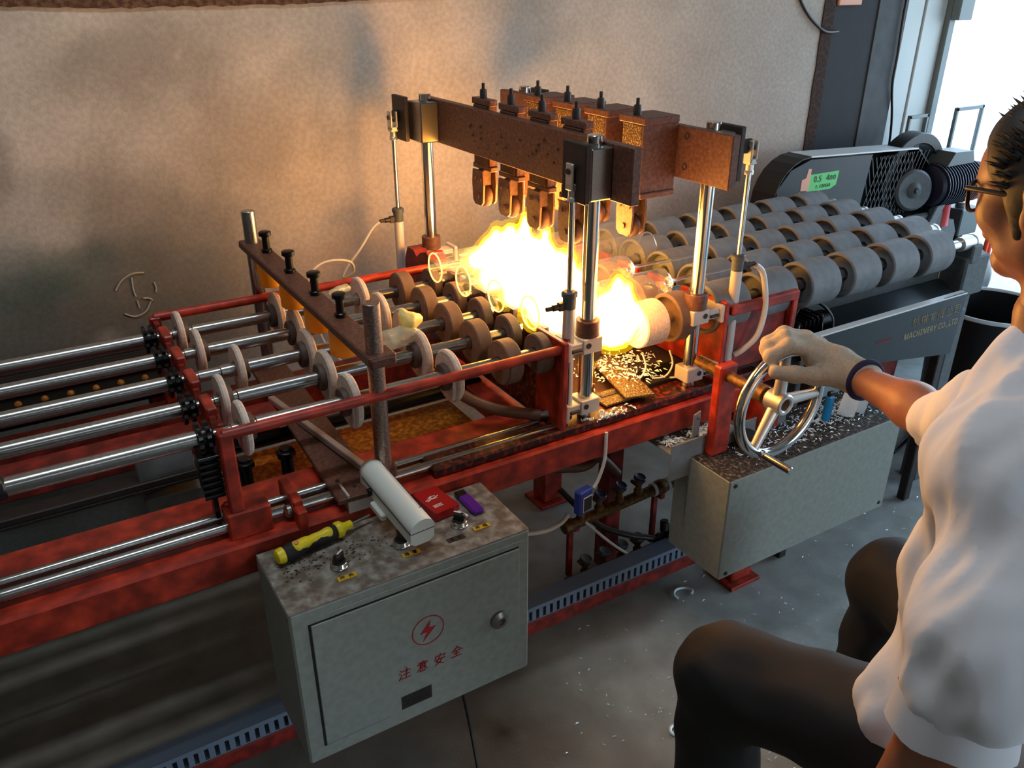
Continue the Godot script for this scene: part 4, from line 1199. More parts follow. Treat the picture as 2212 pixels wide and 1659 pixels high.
func control_box() -> void:
	var o := thing("control_box", "grey steel control box on the bench front with red lightning warning sign and three knobs", "control box", Vector3(0.4765, 0.285, -1.21))
	var zf := -1.115
	B(); bx(0.238, 0.715, 0.285, 0.64, -1.31, zf, 0.004); D("body", "cabinet", o)
	B(); bx(0.2385, 0.7145, 0.6395, 0.6412, -1.3095, -1.116, 0.0008); D("top_face", "cabinet_top", o)
	B(); bx(0.272, 0.690, 0.322, 0.606, zf, zf + 0.004, 0.0015); D("door", "cabinet", o)
	B(); bx(0.2685, 0.272, 0.32, 0.608, zf, zf + 0.0015, 0.0); bx(0.2685, 0.69, 0.606, 0.6085, zf, zf + 0.0015, 0.0); bx(0.2685, 0.4, 0.3195, 0.322, zf, zf + 0.0015, 0.0); D("door_gap", "print_black", o)
	B(); bx(0.30, 0.70, 0.618, 0.621, zf, zf + 0.002, 0.0005); D("rain_lip", "cabinet", o)
	B(); lathe(Vector3(0.643, 0.451, zf + 0.004), Vector3.BACK, [Vector2(0, 0.021), Vector2(0.005, 0.02), Vector2(0.009, 0.013), Vector2(0.010, 0.008), Vector2(0.006, 0.007), Vector2(0.006, 0)], 28); D("lock", "steel", o)
	var zp := zf + 0.0042
	# warning sign
	B(); ring(Vector3(0.488, 0.497, zp), Vector3(0.488, 0.497, zp + 0.0006), 0.0335, 0.0313, 48, 0.0001)
	prism([Vector2(0.005, 0.022), Vector2(-0.017, -0.004), Vector2(-0.002, -0.003), Vector2(-0.012, -0.024), Vector2(0.017, 0.005), Vector2(0.003, 0.005)], 0.0006, Transform3D(Basis(), Vector3(0.488, 0.497, zp)))
	D("warning_sign", "print_red", o)
	B()
	var k := 0
	for s in ["zhu", "yi", "an", "quan"]:
		strokes(GLYPH[s], 0.025, 0.0026, Transform3D(Basis(), Vector3(0.421 + 0.037 * k, 0.402, zp)), 0.12)
		k += 1
	D("lettering", "print_red", o)
	B(); bx(0.424, 0.488, 0.327, 0.359, zp, zp + 0.001, 0.0003); D("name_plate", "tag_dirty", o)
	B()
	for l in [[0.45, 0.478, 0.3515, 0.0035], [0.447, 0.468, 0.343, 0.0015], [0.472, 0.484, 0.343, 0.0015], [0.447, 0.482, 0.337, 0.0013], [0.43, 0.442, 0.337, 0.0013], [0.43, 0.48, 0.3315, 0.0013]]:
		bx(l[0], l[1], l[2] - l[3] / 2, l[2] + l[3] / 2, zp + 0.001, zp + 0.0014, 0.0)
	ring(Vector3(0.434, 0.348, zp + 0.001), Vector3(0.434, 0.348, zp + 0.0014), 0.006, 0.0045, 16, 0.0001)
	D("small_print", "print_black", o)
	# knobs and brass tags
	for s in [[0.359, -1.197, 0.62], [0.482, -1.197, 1.45], [0.605, -1.196, 2.2]]:
		var p := Vector3(s[0], 0.641, s[1])
		var u := Node3D.new()
		u.name = "selector_switch"
		u.position = p - o.position
		o.add_child(u, true)
		B(); lathe(p, Vector3.UP, [Vector2(0, 0.0165), Vector2(0.003, 0.0172), Vector2(0.005, 0.0155), Vector2(0.011, 0.0155), Vector2(0.0125, 0.0145), Vector2(0.0125, 0.011)], 28); D("ring", "bright_chrome", u)
		B(); cyl(p, p + Vector3(0, 0.015, 0), 0.0125, 24, 0.001); box(p + Vector3(0, 0.021, 0), Vector3(0.0235, 0.016, 0.0115), 0.003, Basis(Vector3.UP, s[2])); D("knob", "black", u)
		B(); box(p + Vector3(0, 0.0294, 0) + Basis(Vector3.UP, s[2]) * Vector3(0.004, 0, 0), Vector3(0.015, 0.001, 0.003), 0.0002, Basis(Vector3.UP, s[2])); D("pointer", "print_white", u)
	for t in [[0.36, -1.161, "kai", "guan", "tag_yellow"], [0.486, -1.163, "tui", "pipe", "tag_yellow"], [0.638, -1.167, "kai", "tui", "tag_yellow"], [0.578, -1.16, "yi", "an", "tag_dirty"]]:
		B(); box(Vector3(t[0], 0.6422, t[1]), Vector3(0.036, 0.0018, 0.0125), 0.0005); D("name_tag", t[4], o)
		B(); strokes(GLYPH[t[2]], 0.009, 0.0012, Transform3D(Basis(Vector3.RIGHT, Vector3(0, 0, -1), Vector3.UP), Vector3(t[0] - 0.013, 0.6432, t[1] + 0.0045))); strokes(GLYPH[t[3]], 0.009, 0.0012, Transform3D(Basis(Vector3.RIGHT, Vector3(0, 0, -1), Vector3.UP), Vector3(t[0] + 0.003, 0.6432, t[1] + 0.0045))); D("tag_lettering", "print_black", o)
	B()
	for i in 120:
		var p := Vector3(0.26 + absf(rng.randfn(0, 0.11)), 0.6415, -1.24 + rng.randfn(0, 0.022))
		if p.x < 0.7 and p.z > -1.305 and p.z < -1.12: ell(p, Vector3(rng.randf_range(0.0008, 0.0035), 0.0012, rng.randf_range(0.0008, 0.003)), Basis(), 6, 4)
	D("grime", "grime", o).set_meta("kind", "stuff")
	B(); bx(0.3, 0.66, 0.5, 0.6, -1.315, -1.305, 0.001); D("mounting_plate", "red_dark", o)

func box_top_things() -> void:
	var y := 0.641
	# ratchet screwdriver handle
	var s := thing("screwdriver", "yellow and black ratchet screwdriver lying at the left end of the control box", "screwdriver", Vector3(0.33, y, -1.275))
	var a := Vector3(0.262, y + 0.017, -1.258)
	var d := Vector3(0.153, 0, -0.028).normalized()
	B(); lathe(a, d, [Vector2(0, 0), Vector2(0, 0.008), Vector2(0.003, 0.013), Vector2(0.012, 0.0155), Vector2(0.016, 0.015), Vector2(0.016, 0)], 24); D("end_cap", "yellow", s)
	B(); lathe(a, d, [Vector2(0.015, 0), Vector2(0.015, 0.014), Vector2(0.03, 0.0165), Vector2(0.05, 0.0155), Vector2(0.075, 0.0125), Vector2(0.1, 0.0145), Vector2(0.118, 0.015), Vector2(0.124, 0.012), Vector2(0.124, 0)], 28); D("grip", "rubber", s)
	B(); var q := Basis(d, Vector3.UP, d.cross(Vector3.UP))
	field([[a + d * 0.042 + Vector3(0, 0.006, 0.003), 0.0125, a + d * 0.06 + Vector3(0, 0.005, 0.002), 0.011], [a + d * 0.06 + Vector3(0, 0.005, 0.002), 0.011, a + d * 0.08 + Vector3(0, 0.0045, 0.001), 0.009], [a + d * 0.08 + Vector3(0, 0.0045, 0.001), 0.009, a + d * 0.108 + Vector3(0, 0.004, 0.002), 0.0125]], 0.003, 0.006); D("grip_inlay", "yellow", s)
	B(); cyl(a + d * 0.042 + Vector3(0, 0.0175, 0.006), a + d * 0.042 + Vector3(0, 0.0195, 0.0068), 0.0045, 16); D("hang_hole", "pot", s)
	B(); lathe(a, d, [Vector2(0.124, 0), Vector2(0.124, 0.014), Vector2(0.128, 0.0165), Vector2(0.136, 0.0155), Vector2(0.144, 0.009), Vector2(0.158, 0.0085), Vector2(0.16, 0.006), Vector2(0.16, 0)], 24); D("ratchet_head", "yellow", s)
	B(); cyl(a + d * 0.158, a + d * 0.20, 0.003, 8); D("blade", "steel", s)
	# white actuator with its square rod
	var w := thing("linear_actuator", "white plastic actuator with a square rod lying over the control box edge", "actuator", Vector3(0.52, 0.69, -1.26))
	var p0 := Vector3(0.492, 0.714, -1.353)
	var p1 := Vector3(0.508, 0.686, -1.155)
	var ad := (p1 - p0).normalized()
	var side := Vector3.UP.cross(ad).normalized()
	var aq := Basis(side, ad.cross(side), ad)
	B()
	var sec := []
	for i in 25: sec.append(Vector2(cos(PI * i / 24.0) * 0.025, 0.006 + sin(PI * i / 24.0) * 0.025))
	sec.append(Vector2(-0.025, -0.02)); sec.append(Vector2(-0.014, -0.028)); sec.append(Vector2(0.014, -0.028)); sec.append(Vector2(0.025, -0.02))
	prism(sec, (p1 - p0).length(), Transform3D(aq, p0)); ell(p0 + aq * Vector3(0, 0.004, 0), Vector3(0.0245, 0.026, 0.02), aq, 24, 14); D("housing", "white_plastic", w)
	B(); prism([Vector2(-0.0262, 0.004), Vector2(-0.0245, 0.004), Vector2(-0.0245, 0.0055), Vector2(-0.0262, 0.0055)], 0.19, Transform3D(aq, p0 + ad * 0.01))
	for e in [[-0.006, 0.0315], [0.004, 0.0312]]: box(p0 + aq * Vector3(e[0] + 0.012, e[1] - 0.003, 0.09), Vector3(0.0012, 0.0012, 0.15), 0.0, aq)
	box(p0 + aq * Vector3(0.011, 0.0275, 0.165), Vector3(0.011, 0.0012, 0.0012), 0.0, aq)
	box(p1 + aq * Vector3(0, 0.004, 0.0003), Vector3(0.05, 0.0012, 0.001), 0.0, aq); D("seam_line", "seam", w)
	B(); cyl(p0 + aq * Vector3(-0.024, -0.006, 0.045), p0 + aq * Vector3(-0.03, -0.006, 0.045), 0.008, 16, 0.001); D("socket", "black", w)
	B(); box(p0 + aq * Vector3(-0.027, -0.028, 0.08), Vector3(0.012, 0.016, 0.05), 0.003, aq); box(p0 + aq * Vector3(-0.035, -0.022, 0.03), Vector3(0.014, 0.014, 0.014), 0.003, aq); D("foot_clip", "white_plastic", w)
	B(); var r0 := p0 - ad * 0.45 + Vector3(-0.035, -0.072, 0.0)
	box((p0 + r0) * 0.5, Vector3(0.0155, 0.0155, (p0 - r0).length()), 0.002, Basis.looking_at(p0 - r0)); D("square_rod", "alu", w)
	# cigarette pack and lighter
	var cp := thing("cigarette_pack", "dark red cigarette pack beside the white actuator", "cigarette pack", Vector3(0.595, y, -1.275))
	var cq := Basis(Vector3.UP, 0.12)
	B(); box(Vector3(0.592, y + 0.011, -1.272), Vector3(0.056, 0.022, 0.086), 0.002, cq); D("carton", "pack_red", cp)
	B(); strokes([[0, 5, 3, 6, 6, 5.2, 10, 6.4], [1, 4, 4, 5, 8, 4.4], [3, 7, 5, 8, 8, 7.4], [2, 5.5, 5, 7]], 0.03, 0.0022, Transform3D(cq * Basis(Vector3.RIGHT, Vector3(0, 0, -1), Vector3.UP), Vector3(0.573, y + 0.0222, -1.258))); strokes([[0, 9, 5, 9], [0, 7, 5, 7], [0, 5, 5, 5], [2.5, 9, 2.5, 5], [6, 9, 10, 9], [6, 7, 10, 7], [6, 5, 10, 5]], 0.018, 0.0016, Transform3D(cq * Basis(Vector3.RIGHT, Vector3(0, 0, -1), Vector3.UP), Vector3(0.578, y + 0.0222, -1.235))); D("pack_print", "print_white", cp)
	var li := thing("lighter", "purple plastic lighter lying right of the dark red cigarette pack", "lighter", Vector3(0.653, y, -1.25))
	B(); box(Vector3(0.654, y + 0.0065, -1.238), Vector3(0.026, 0.012, 0.066), 0.0045, Basis(Vector3.UP, 0.02)); D("body", "purple", li)
	B(); box(Vector3(0.653, y + 0.0065, -1.28), Vector3(0.024, 0.012, 0.02), 0.003); D("top", "lighter_metal", li)
	B(); box(Vector3(0.624, y + 0.004, -1.222), Vector3(0.006, 0.006, 0.03), 0.001, Basis(Vector3.UP, 0.4))
	tag(D("cigarette_stub", "print_white"), "short white stub lying between the pack and the right knob", "stub")
	# small card on a strap below the front post
	var t := thing("hanging_card", "blue framed card hanging on a white cable strap under the bench front", "card", Vector3(1.0, 0.47, -1.305))
	B(); tube(smooth_path([Vector3(1.045, 0.665, -1.308), Vector3(1.04, 0.6, -1.302), Vector3(1.025, 0.55, -1.302), Vector3(1.012, 0.53, -1.302)]), 0.004, 8); D("strap", "hose_white", t)
	B(); box(Vector3(0.985, 0.502, -1.305), Vector3(0.045, 0.065, 0.022), 0.004, Basis(Vector3.UP, 0.2)); D("case", "blue_tag", t)
	B(); box(Vector3(0.99, 0.498, -1.2935), Vector3(0.03, 0.04, 0.001), 0.0002, Basis(Vector3.UP, 0.2)); D("border", "print_white", t)
	B(); box(Vector3(0.99, 0.498, -1.2925), Vector3(0.026, 0.036, 0.001), 0.0002, Basis(Vector3.UP, 0.2)); D("picture", "dark_steel", t)

# ---------------------------------------------------------------- gas manifolds below
func manifold(called: String, label: String, a: Vector3, b: Vector3, vals: Array, rad: float, valve_mat: String) -> Node3D:
	var o := thing(called, label, "gas manifold", a)
	var d := (b - a).normalized()
	B(); cyl(a, b, rad, 20, 0.002); cyl(a - d * 0.012, a + d * 0.012, rad * 1.25, 8, 0.002); D("pipe", "brass", o)
	var n := 0
	for t in vals:
		var p: Vector3 = a.lerp(b, t)
		var v := Node3D.new()
		v.name = "valve"
		v.position = p - o.position
		o.add_child(v, true)
		B(); bolt(p + Vector3(0, rad * 0.7, 0), 0.013, 0.018); cyl(p + Vector3(0, rad, 0), p + Vector3(0, rad + 0.034, 0), 0.0085, 12); bolt(p + Vector3(0, rad + 0.026, 0), 0.012, 0.012); D("valve_body", "brass", v)
		var q := p + Vector3(0, rad + 0.038, 0)
		B(); lathe(q, Vector3(0.15, 1, 0.25), [Vector2(0, 0), Vector2(0, 0.011), Vector2(0.004, 0.018), Vector2(0.013, 0.018), Vector2(0.015, 0.0155), Vector2(0.013, 0.013), Vector2(0.013, 0)], 12); D("hand_knob", valve_mat, v)
		B(); cyl(p + Vector3(0, rad + 0.02, 0), p + Vector3(0, rad + 0.02, -0.03), 0.006, 8); D("outlet", "brass", v)
		n += 1
	return o

func gas_lines() -> void:
	var a := Vector3(1.082, 0.27, -1.5)
	var b := Vector3(1.40, 0.288, -1.5)
	var o := manifold("gas_manifold", "upper brass gas pipe with four round valve knobs under the bench", a, b, [0.14, 0.33, 0.55, 0.76], 0.0155, "valve_blue")
	B(); cyl(Vector3(1.375, 0.287, -1.5), Vector3(1.385, 0.287, -1.5), 0.019, 16); cyl(Vector3(1.425, 0.289, -1.5), Vector3(1.434, 0.29, -1.5), 0.019, 16); D("sealing_tape", "print_white", o)
	B(); lathe(Vector3(1.385, 0.2875, -1.5), Vector3(1, 0.05, 0), [Vector2(0, 0), Vector2(0, 0.018), Vector2(0.012, 0.022), Vector2(0.03, 0.022), Vector2(0.042, 0.016), Vector2(0.055, 0.018), Vector2(0.065, 0.014), Vector2(0.08, 0.014), Vector2(0.08, 0)], 8); D("union", "brass", o)
	B(); cyl(Vector3(1.46, 0.291, -1.5), Vector3(1.50, 0.293, -1.5), 0.026, 20, 0.004); D("hose_socket", "black", o)
	var p := manifold("gas_manifold", "lower brass gas pipe with four valve knobs close to the floor duct", Vector3(1.10, 0.075, -1.5), Vector3(1.42, 0.078, -1.5), [0.15, 0.35, 0.55, 0.74], 0.0145, "cast_grey")
	B(); cyl(Vector3(1.27, 0.077, -1.5), Vector3(1.28, 0.077, -1.5), 0.018, 16); D("sealing_tape", "print_white", p)
	for x in [1.11, 1.41]:
		B(); bx(x - 0.01, x + 0.01, 0.0, 0.066, -1.51, -1.49, 0.001); D("stand", "red_dark", p)
		B(); bx(x - 0.008, x + 0.008, 0.08, 0.26, -1.53, -1.518, 0.001); D("stand", "red_dark", o)
		B(); bx(x - 0.008, x + 0.008, 0.25, 0.27, -1.53, -1.49, 0.001); D("stand", "red_dark", o)
	var r := thing("gas_regulator", "black lumpy gas regulator beside the lower valves and the grey cabinet", "regulator", Vector3(1.42, 0.0, -1.48))
	B(); lathe(Vector3(1.42, 0.08, -1.47), Vector3(0.1, 1, 0.15), [Vector2(0, 0), Vector2(0, 0.03), Vector2(0.01, 0.042), Vector2(0.035, 0.042), Vector2(0.045, 0.03), Vector2(0.06, 0.026), Vector2(0.075, 0.026), Vector2(0.08, 0.02), Vector2(0.08, 0)], 22); D("body", "black", r)
	B(); cyl(Vector3(1.45, 0.12, -1.47), Vector3(1.50, 0.115, -1.46), 0.028, 18, 0.004); D("cap", "black", r)
	B(); cyl(Vector3(1.41, 0.15, -1.47), Vector3(1.412, 0.185, -1.475), 0.014, 12, 0.003); D("cap", "black", r)
	B(); bx(1.40, 1.44, 0.0, 0.085, -1.49, -1.45, 0.003); D("base", "brass", r)
	for h in [[[Vector3(1.40, 0.115, -1.47), Vector3(1.36, 0.14, -1.48), Vector3(1.30, 0.16, -1.50), Vector3(1.22, 0.20, -1.55), Vector3(1.16, 0.28, -1.65)], 0.009, "hose_dark", "dark rubber hose from the black regulator to the upper pipe"], [[Vector3(1.08, 0.53, -1.6), Vector3(1.16, 0.46, -1.58), Vector3(1.24, 0.4, -1.57), Vector3(1.3, 0.33, -1.57)], 0.015, "hose_brown", "thick brown hose slanting under the beam above the valves"], [[Vector3(1.02, 0.42, -1.6), Vector3(1.12, 0.4, -1.58), Vector3(1.22, 0.39, -1.58), Vector3(1.34, 0.5, -1.6)], 0.013, "hose_brown", "thin brown hose crossing behind the upper valves"], [[Vector3(0.83, 0.36, -1.45), Vector3(0.9, 0.352, -1.44), Vector3(0.96, 0.345, -1.43), Vector3(1.01, 0.35, -1.43), Vector3(1.04, 0.36, -1.44)], 0.006, "hose_white", "white twisted cable between the control box and the upper valves"], [[Vector3(1.12, 0.29, -1.47), Vector3(1.2, 0.2, -1.45), Vector3(1.3, 0.1, -1.47)], 0.004, "hose_white", "thin clear hose hanging from the upper pipe to the lower valves"]]:
		B(); tube(smooth_path(h[0]), h[1], 10)
		tag(D("gas_hose", h[2]), h[3], "hose")
	# slotted wiring duct on the lower rail
	var w := thing("wiring_duct", "blue-grey slotted wiring duct along the low rail near the floor", "wiring duct", Vector3(0.3, 0.095, -1.42))
	B(); bx(-0.6, 1.44, 0.095, 0.098, -1.452, -1.403, 0.0005); bx(-0.6, 1.44, 0.098, 0.138, -1.452, -1.449, 0.0005); bx(-0.6, 1.44, 0.128, 0.138, -1.406, -1.403, 0.0005); bx(-0.6, 1.44, 0.138, 0.141, -1.453, -1.402, 0.0005); D("channel", "duct", w)
	var x := -0.1
	var nd := 0
	while x < 1.44:
		B(); bx(x, x + 0.0125, 0.098, 0.128, -1.406, -1.403, 0.0004)
		D("tooth", "duct", w)
		x += 0.0215
		nd += 1
	B(); bx(-0.6, 1.4, 0.1, 0.137, -1.44, -1.43, 0.001); D("wires", "black", w)

# ---------------------------------------------------------------- gearbox cabinet with handwheel
func gear_cabinet() -> void:
	var o := thing("gear_cabinet", "grey sheet metal cabinet under the handwheel, glass crumbs on its top", "cabinet", Vector3(1.59, 0.265, -1.22))
	B(); bx(1.275, 1.90, 0.265, 0.55, -1.315, -1.13, 0.003); D("body", "cabinet", o)
	B(); bx(1.276, 1.899, 0.55, 0.5512, -1.314, -1.131, 0.0005); D("top_face", "cabinet_soiled", o)
	B(); bx(1.277, 1.898, 0.266, 0.548, -1.13, -1.1285, 0.001); D("front_panel", "cabinet", o)
	for s in [[1.293, 0.535], [1.88, 0.283], [1.30, 0.278], [1.88, 0.535]]:
		B(); lathe(Vector3(s[0], s[1], -1.1285), Vector3.BACK, [Vector2(0, 0.0065), Vector2(0.002, 0.005), Vector2(0.0025, 0.0)], 14); D("screw", "dark_steel", o)
	B(); bx(1.5, 1.56, 0.26, 0.6, -1.36, -1.315, 0.003); D("mounting_foot", "red_dark", o)
	shards("cabinet_crumbs", "glass crumbs and swarf spread over the grey cabinet top under the handwheel", [[Vector3(1.62, 0.552, -1.22), Vector3(0.24, 0.004, 0.075), 420], [Vector3(1.75, 0.552, -1.24), Vector3(0.1, 0.012, 0.05), 160]], 0.0045)
	B()
	for i in 200:
		var p := Vector3(rng.randf_range(1.29, 1.5), 0.5512, rng.randf_range(-1.31, -1.14))
		ell(p, Vector3(rng.randf_range(0.0008, 0.003), 0.0012, rng.randf_range(0.0008, 0.003)), Basis(), 6, 4)
	D("soot_grains", "grime", o).set_meta("kind", "stuff")
	# tray with glass splinters between beam and cabinet
	var t := thing("splinter_tray", "grey sheet tray of glass splinters between the red beam and the cabinet", "tray", Vector3(1.42, 0.575, -1.30))
	B(); bx(1.21, 1.60, 0.572, 0.576, -1.365, -1.262, 0.001); bx(1.21, 1.60, 0.576, 0.60, -1.267, -1.262, 0.001); bx(1.21, 1.60, 0.50, 0.574, -1.268, -1.262, 0.001); D("sheet", "panel_grey", t)
	shards("tray_splinters", "heap of bright glass splinters in the grey tray beside the beam", [[Vector3(1.36, 0.578, -1.31), Vector3(0.06, 0.01, 0.03), 190], [Vector3(1.25, 0.578, -1.31), Vector3(0.03, 0.004, 0.03), 60]], 0.007)
	B(); box(Vector3(1.293, 0.60, -1.275), Vector3(0.03, 0.125, 0.004), 0.001, Basis(Vector3.UP, 0.3)); 
	cyl(Vector3(1.296, 0.65, -1.274), Vector3(1.297, 0.65, -1.27), 0.006, 12)
	tag(D("strap_plate", "panel_grey"), "bolted grey metal strap in front of the splinter tray", "strap")
	# handwheel
	var h := thing("handwheel", "chrome-rimmed handwheel with three grey spokes gripped by the worker", "handwheel", Vector3(1.342, 0.762, -1.08))
	var c := Vector3(1.342, 0.762, -1.08)
	var R := 0.122
	var pts := []
	for k in 56: pts.append(c + Vector3(cos(TAU * k / 56), sin(TAU * k / 56), 0) * R)
	B(); tube(pts, 0.0125, 16, true); D("rim", "bright_chrome", h)
	for a in [1.60, 6.24, 4.13]:
		var d := Vector3(cos(a), sin(a), 0)
		B(); lathe(c + d * 0.018 + Vector3(0, 0, -0.006), d + Vector3(0, 0, 0.06), [Vector2(0, 0), Vector2(0, 0.0145), Vector2(R - 0.026, 0.0105), Vector2(R - 0.02, 0.0105)], 18); D("spoke", "alu", h)
	B(); ring(c + Vector3(0, 0, -0.03), c + Vector3(0, 0, 0.018), 0.025, 0.0135, 28, 0.003); D("hub", "alu", h)
	B(); cyl(c + Vector3(0, 0, -0.26), c + Vector3(0, 0, 0.004), 0.0132, 18); ring(c + Vector3(0, 0, -0.09), c + Vector3(0, 0, -0.04), 0.021, 0.0133, 18); D("axle", "brass", h)
	var hp := c + Vector3(-0.046, -0.112, 0.005)
	B(); cyl(hp + Vector3(0, 0, 0.0), hp + Vector3(0, 0, 0.014), 0.0105, 14, 0.002); cyl(hp + Vector3(0, 0, 0.012), hp + Vector3(0, 0, 0.088), 0.0088, 18, 0.002); D("crank_handle", "bright_chrome", h)
	B(); bx(1.315, 1.37, 0.551, 0.79, -1.262, -1.235, 0.004); D("axle_bearing", "red", h)
	# odds and ends on the cabinet
	B(); lathe(Vector3(1.43, 0.552, -1.235), Vector3.UP, [Vector2(0, 0), Vector2(0, 0.026), Vector2(0.03, 0.026), Vector2(0.036, 0.02), Vector2(0.036, 0)], 20)
	tag(D("dark_puck", "rubber"), "dark round puck standing on the cabinet behind the wheel", "puck")
	var bl := thing("blue_lighter", "blue plastic lighter standing on the grey cabinet behind the wheel rim", "lighter", Vector3(1.70, 0.5512, -1.215))
	B(); box(Vector3(1.70, 0.589, -1.215), Vector3(0.026, 0.075, 0.016), 0.005, Basis(Vector3.BACK, -0.06)); D("body", "blue_plastic", bl)
	B(); box(Vector3(1.702, 0.632, -1.215), Vector3(0.022, 0.014, 0.012), 0.003, Basis(Vector3.BACK, -0.06)); D("top", "lighter_metal", bl)
	B()
	var fold := []
	for i in 9: fold.append(Vector3(1.755 + 0.085 * i / 8.0, 0.552, -1.21 + (0.022 if i % 4 == 2 else (-0.016 if i % 4 == 0 else 0.004))))
	for i in 8:
		var u0: Vector3 = fold[i]
		var u1: Vector3 = fold[i + 1]
		var up := Vector3(0.012, 0.10, 0.01)
		var n := (u1 - u0).cross(up).normalized()
		if n.z < 0: n = -n
		quad(u0, u1, u1 + up, u0 + up, n)
		quad(u0 - n * 0.001, u1 - n * 0.001, u1 + up - n * 0.001, u0 + up - n * 0.001, -n)
	tag(D("paper_cup", "paper"), "crumpled white paper sheet standing on the cabinet below the gloved wrist", "paper")

# ---------------------------------------------------------------- chute and clutter on the right
func chute_side() -> void:
	var o := thing("chute", "dark sloping steel chute in front of the grey rollers with tan lettering", "chute", Vector3(2.1, 0.69, -1.33))
	# sloping sheet
	B()
	var sl := [Vector3(1.70, 0.735, -1.46), Vector3(2.5, 0.735, -1.46), Vector3(2.385, 0.70, -1.30), Vector3(1.70, 0.70, -1.30)]
	var n := Vector3(0, 0.97, 0.2).normalized()
	quad(sl[0], sl[1], sl[2], sl[3], n); quad(sl[0] - n * 0.003, sl[1] - n * 0.003, sl[2] - n * 0.003, sl[3] - n * 0.003, -n)
	D("slide", "chute_blue", o)
	B(); prism([Vector2(1.70, 0.66), Vector2(2.36, 0.56), Vector2(2.375, 0.758), Vector2(1.70, 0.752)], 0.004, Transform3D(Basis(), Vector3(0, 0, -1.304))); D("apron", "plate_dark", o)
	B(); bx(1.70, 2.375, 0.752, 0.757, -1.322, -1.299, 0.001); D("white_lip", "white_edge", o)
	var zl := -1.2998
	B()
	var k := 0
	for s in ["ji", "xie", "you", "xian", "gong", "si"]:
		strokes(GLYPH[s], 0.03, 0.0026, Transform3D(Basis(), Vector3(2.13 + 0.039 * k, 0.696, zl)))
		k += 1
	D("lettering", "print_tan", o)
	text("MACHINERY CO.,LTD", 0.026, Transform3D(Basis(), Vector3(2.23, 0.67, zl)), "print_tan", o, "lettering")
	B(); prism([Vector2(1.98, -1.34), Vector2(2.02, -1.36), Vector2(2.06, -1.41), Vector2(2.09, -1.41), Vector2(2.10, -1.38), Vector2(2.07, -1.35), Vector2(2.04, -1.325), Vector2(1.98, -1.325)], 0.0008, Transform3D(Basis(Vector3.RIGHT, Vector3(0, -0.2, 0.97).normalized(), Vector3(0, -0.97, -0.2).normalized()), Vector3(0, 0.412, 0.002))); D("peeled_paint", "pack_red", o)
	for x in [1.76, 2.36]:
		B(); bx(x, x + 0.03, 0.0, 0.70, -1.36, -1.33, 0.003); D("leg", "dark_steel", o)
	# dark motor with cables lying by the red trough
	var m := thing("feed_motor", "small black motor with loose cables beside the red trough", "motor", Vector3(1.78, 0.70, -1.40))
	B(); bx(1.72, 1.80, 0.712, 0.775, -1.425, -1.355, 0.008); cyl(Vector3(1.79, 0.745, -1.39), Vector3(1.855, 0.745, -1.39), 0.032, 18, 0.006)
	for i in 5: bx(1.73 + 0.016 * i, 1.736 + 0.016 * i, 0.71, 0.779, -1.43, -1.35, 0.001)
	D("motor_body", "black_oily", m)
	for pth in [[Vector3(1.74, 0.775, -1.40), Vector3(1.78, 0.80, -1.41), Vector3(1.85, 0.79, -1.41), Vector3(1.885, 0.75, -1.39), Vector3(1.87, 0.715, -1.37)], [Vector3(1.73, 0.77, -1.37), Vector3(1.70, 0.765, -1.35), Vector3(1.69, 0.735, -1.345), Vector3(1.70, 0.715, -1.34)]]:
		B(); tube(smooth_path(pth), 0.005, 8); D("cable", "black", m)
	for i in 3:
		B(); tube([Vector3(1.765 + 0.02 * i, 0.78, -1.425), Vector3(1.765 + 0.02 * i, 0.78, -1.36), Vector3(1.765 + 0.02 * i, 0.715, -1.351)], 0.0028, 6); D("strap", "lighter_metal", m)
	# pail
	var b := thing("pail", "black plastic pail with a pale rim standing on the floor behind the worker's arm", "pail", Vector3(2.95, 0, -1.52))
	B(); lathe(Vector3(2.98, 0, -1.52), Vector3.UP, [Vector2(0.012, 0), Vector2(0, 0.17), Vector2(0.0, 0.175), Vector2(0.52, 0.20), Vector2(0.52, 0.19), Vector2(0.02, 0.165), Vector2(0.02, 0)], 40); D("shell", "black", b)
	var c := []
	for i in 40: c.append(Vector3(2.98 + cos(TAU * i / 40) * 0.197, 0.522, -1.52 + sin(TAU * i / 40) * 0.197))
	B(); tube(c, 0.008, 8, true); D("rim", "white_edge", b)
	B(); lathe(Vector3(2.36, 0, -1.56), Vector3.UP, [Vector2(0, 0), Vector2(0, 0.06), Vector2(0.46, 0.085), Vector2(0.5, 0.08), Vector2(0.5, 0)], 28)
	tag(D("clay_pot", "red_dark"), "dark red round tub under the chute, half hidden by the glove", "tub")
	var fc := 0
	for pth in [[Vector3(2.75, 0.008, -1.2), Vector3(2.95, 0.01, -1.32), Vector3(3.1, 0.02, -1.25), Vector3(3.2, 0.008, -1.2)], [Vector3(2.6, 0.008, -1.55), Vector3(2.9, 0.008, -1.6), Vector3(3.2, 0.03, -1.45)]]:
		B(); tube(smooth_path(pth), 0.009, 8)
		tag(D("floor_cable", "black"), ["black cable lying on the bright floor nearer the worker's arm", "black cable on the bright floor leading under the black pail"][fc], "cable")
		fc += 1

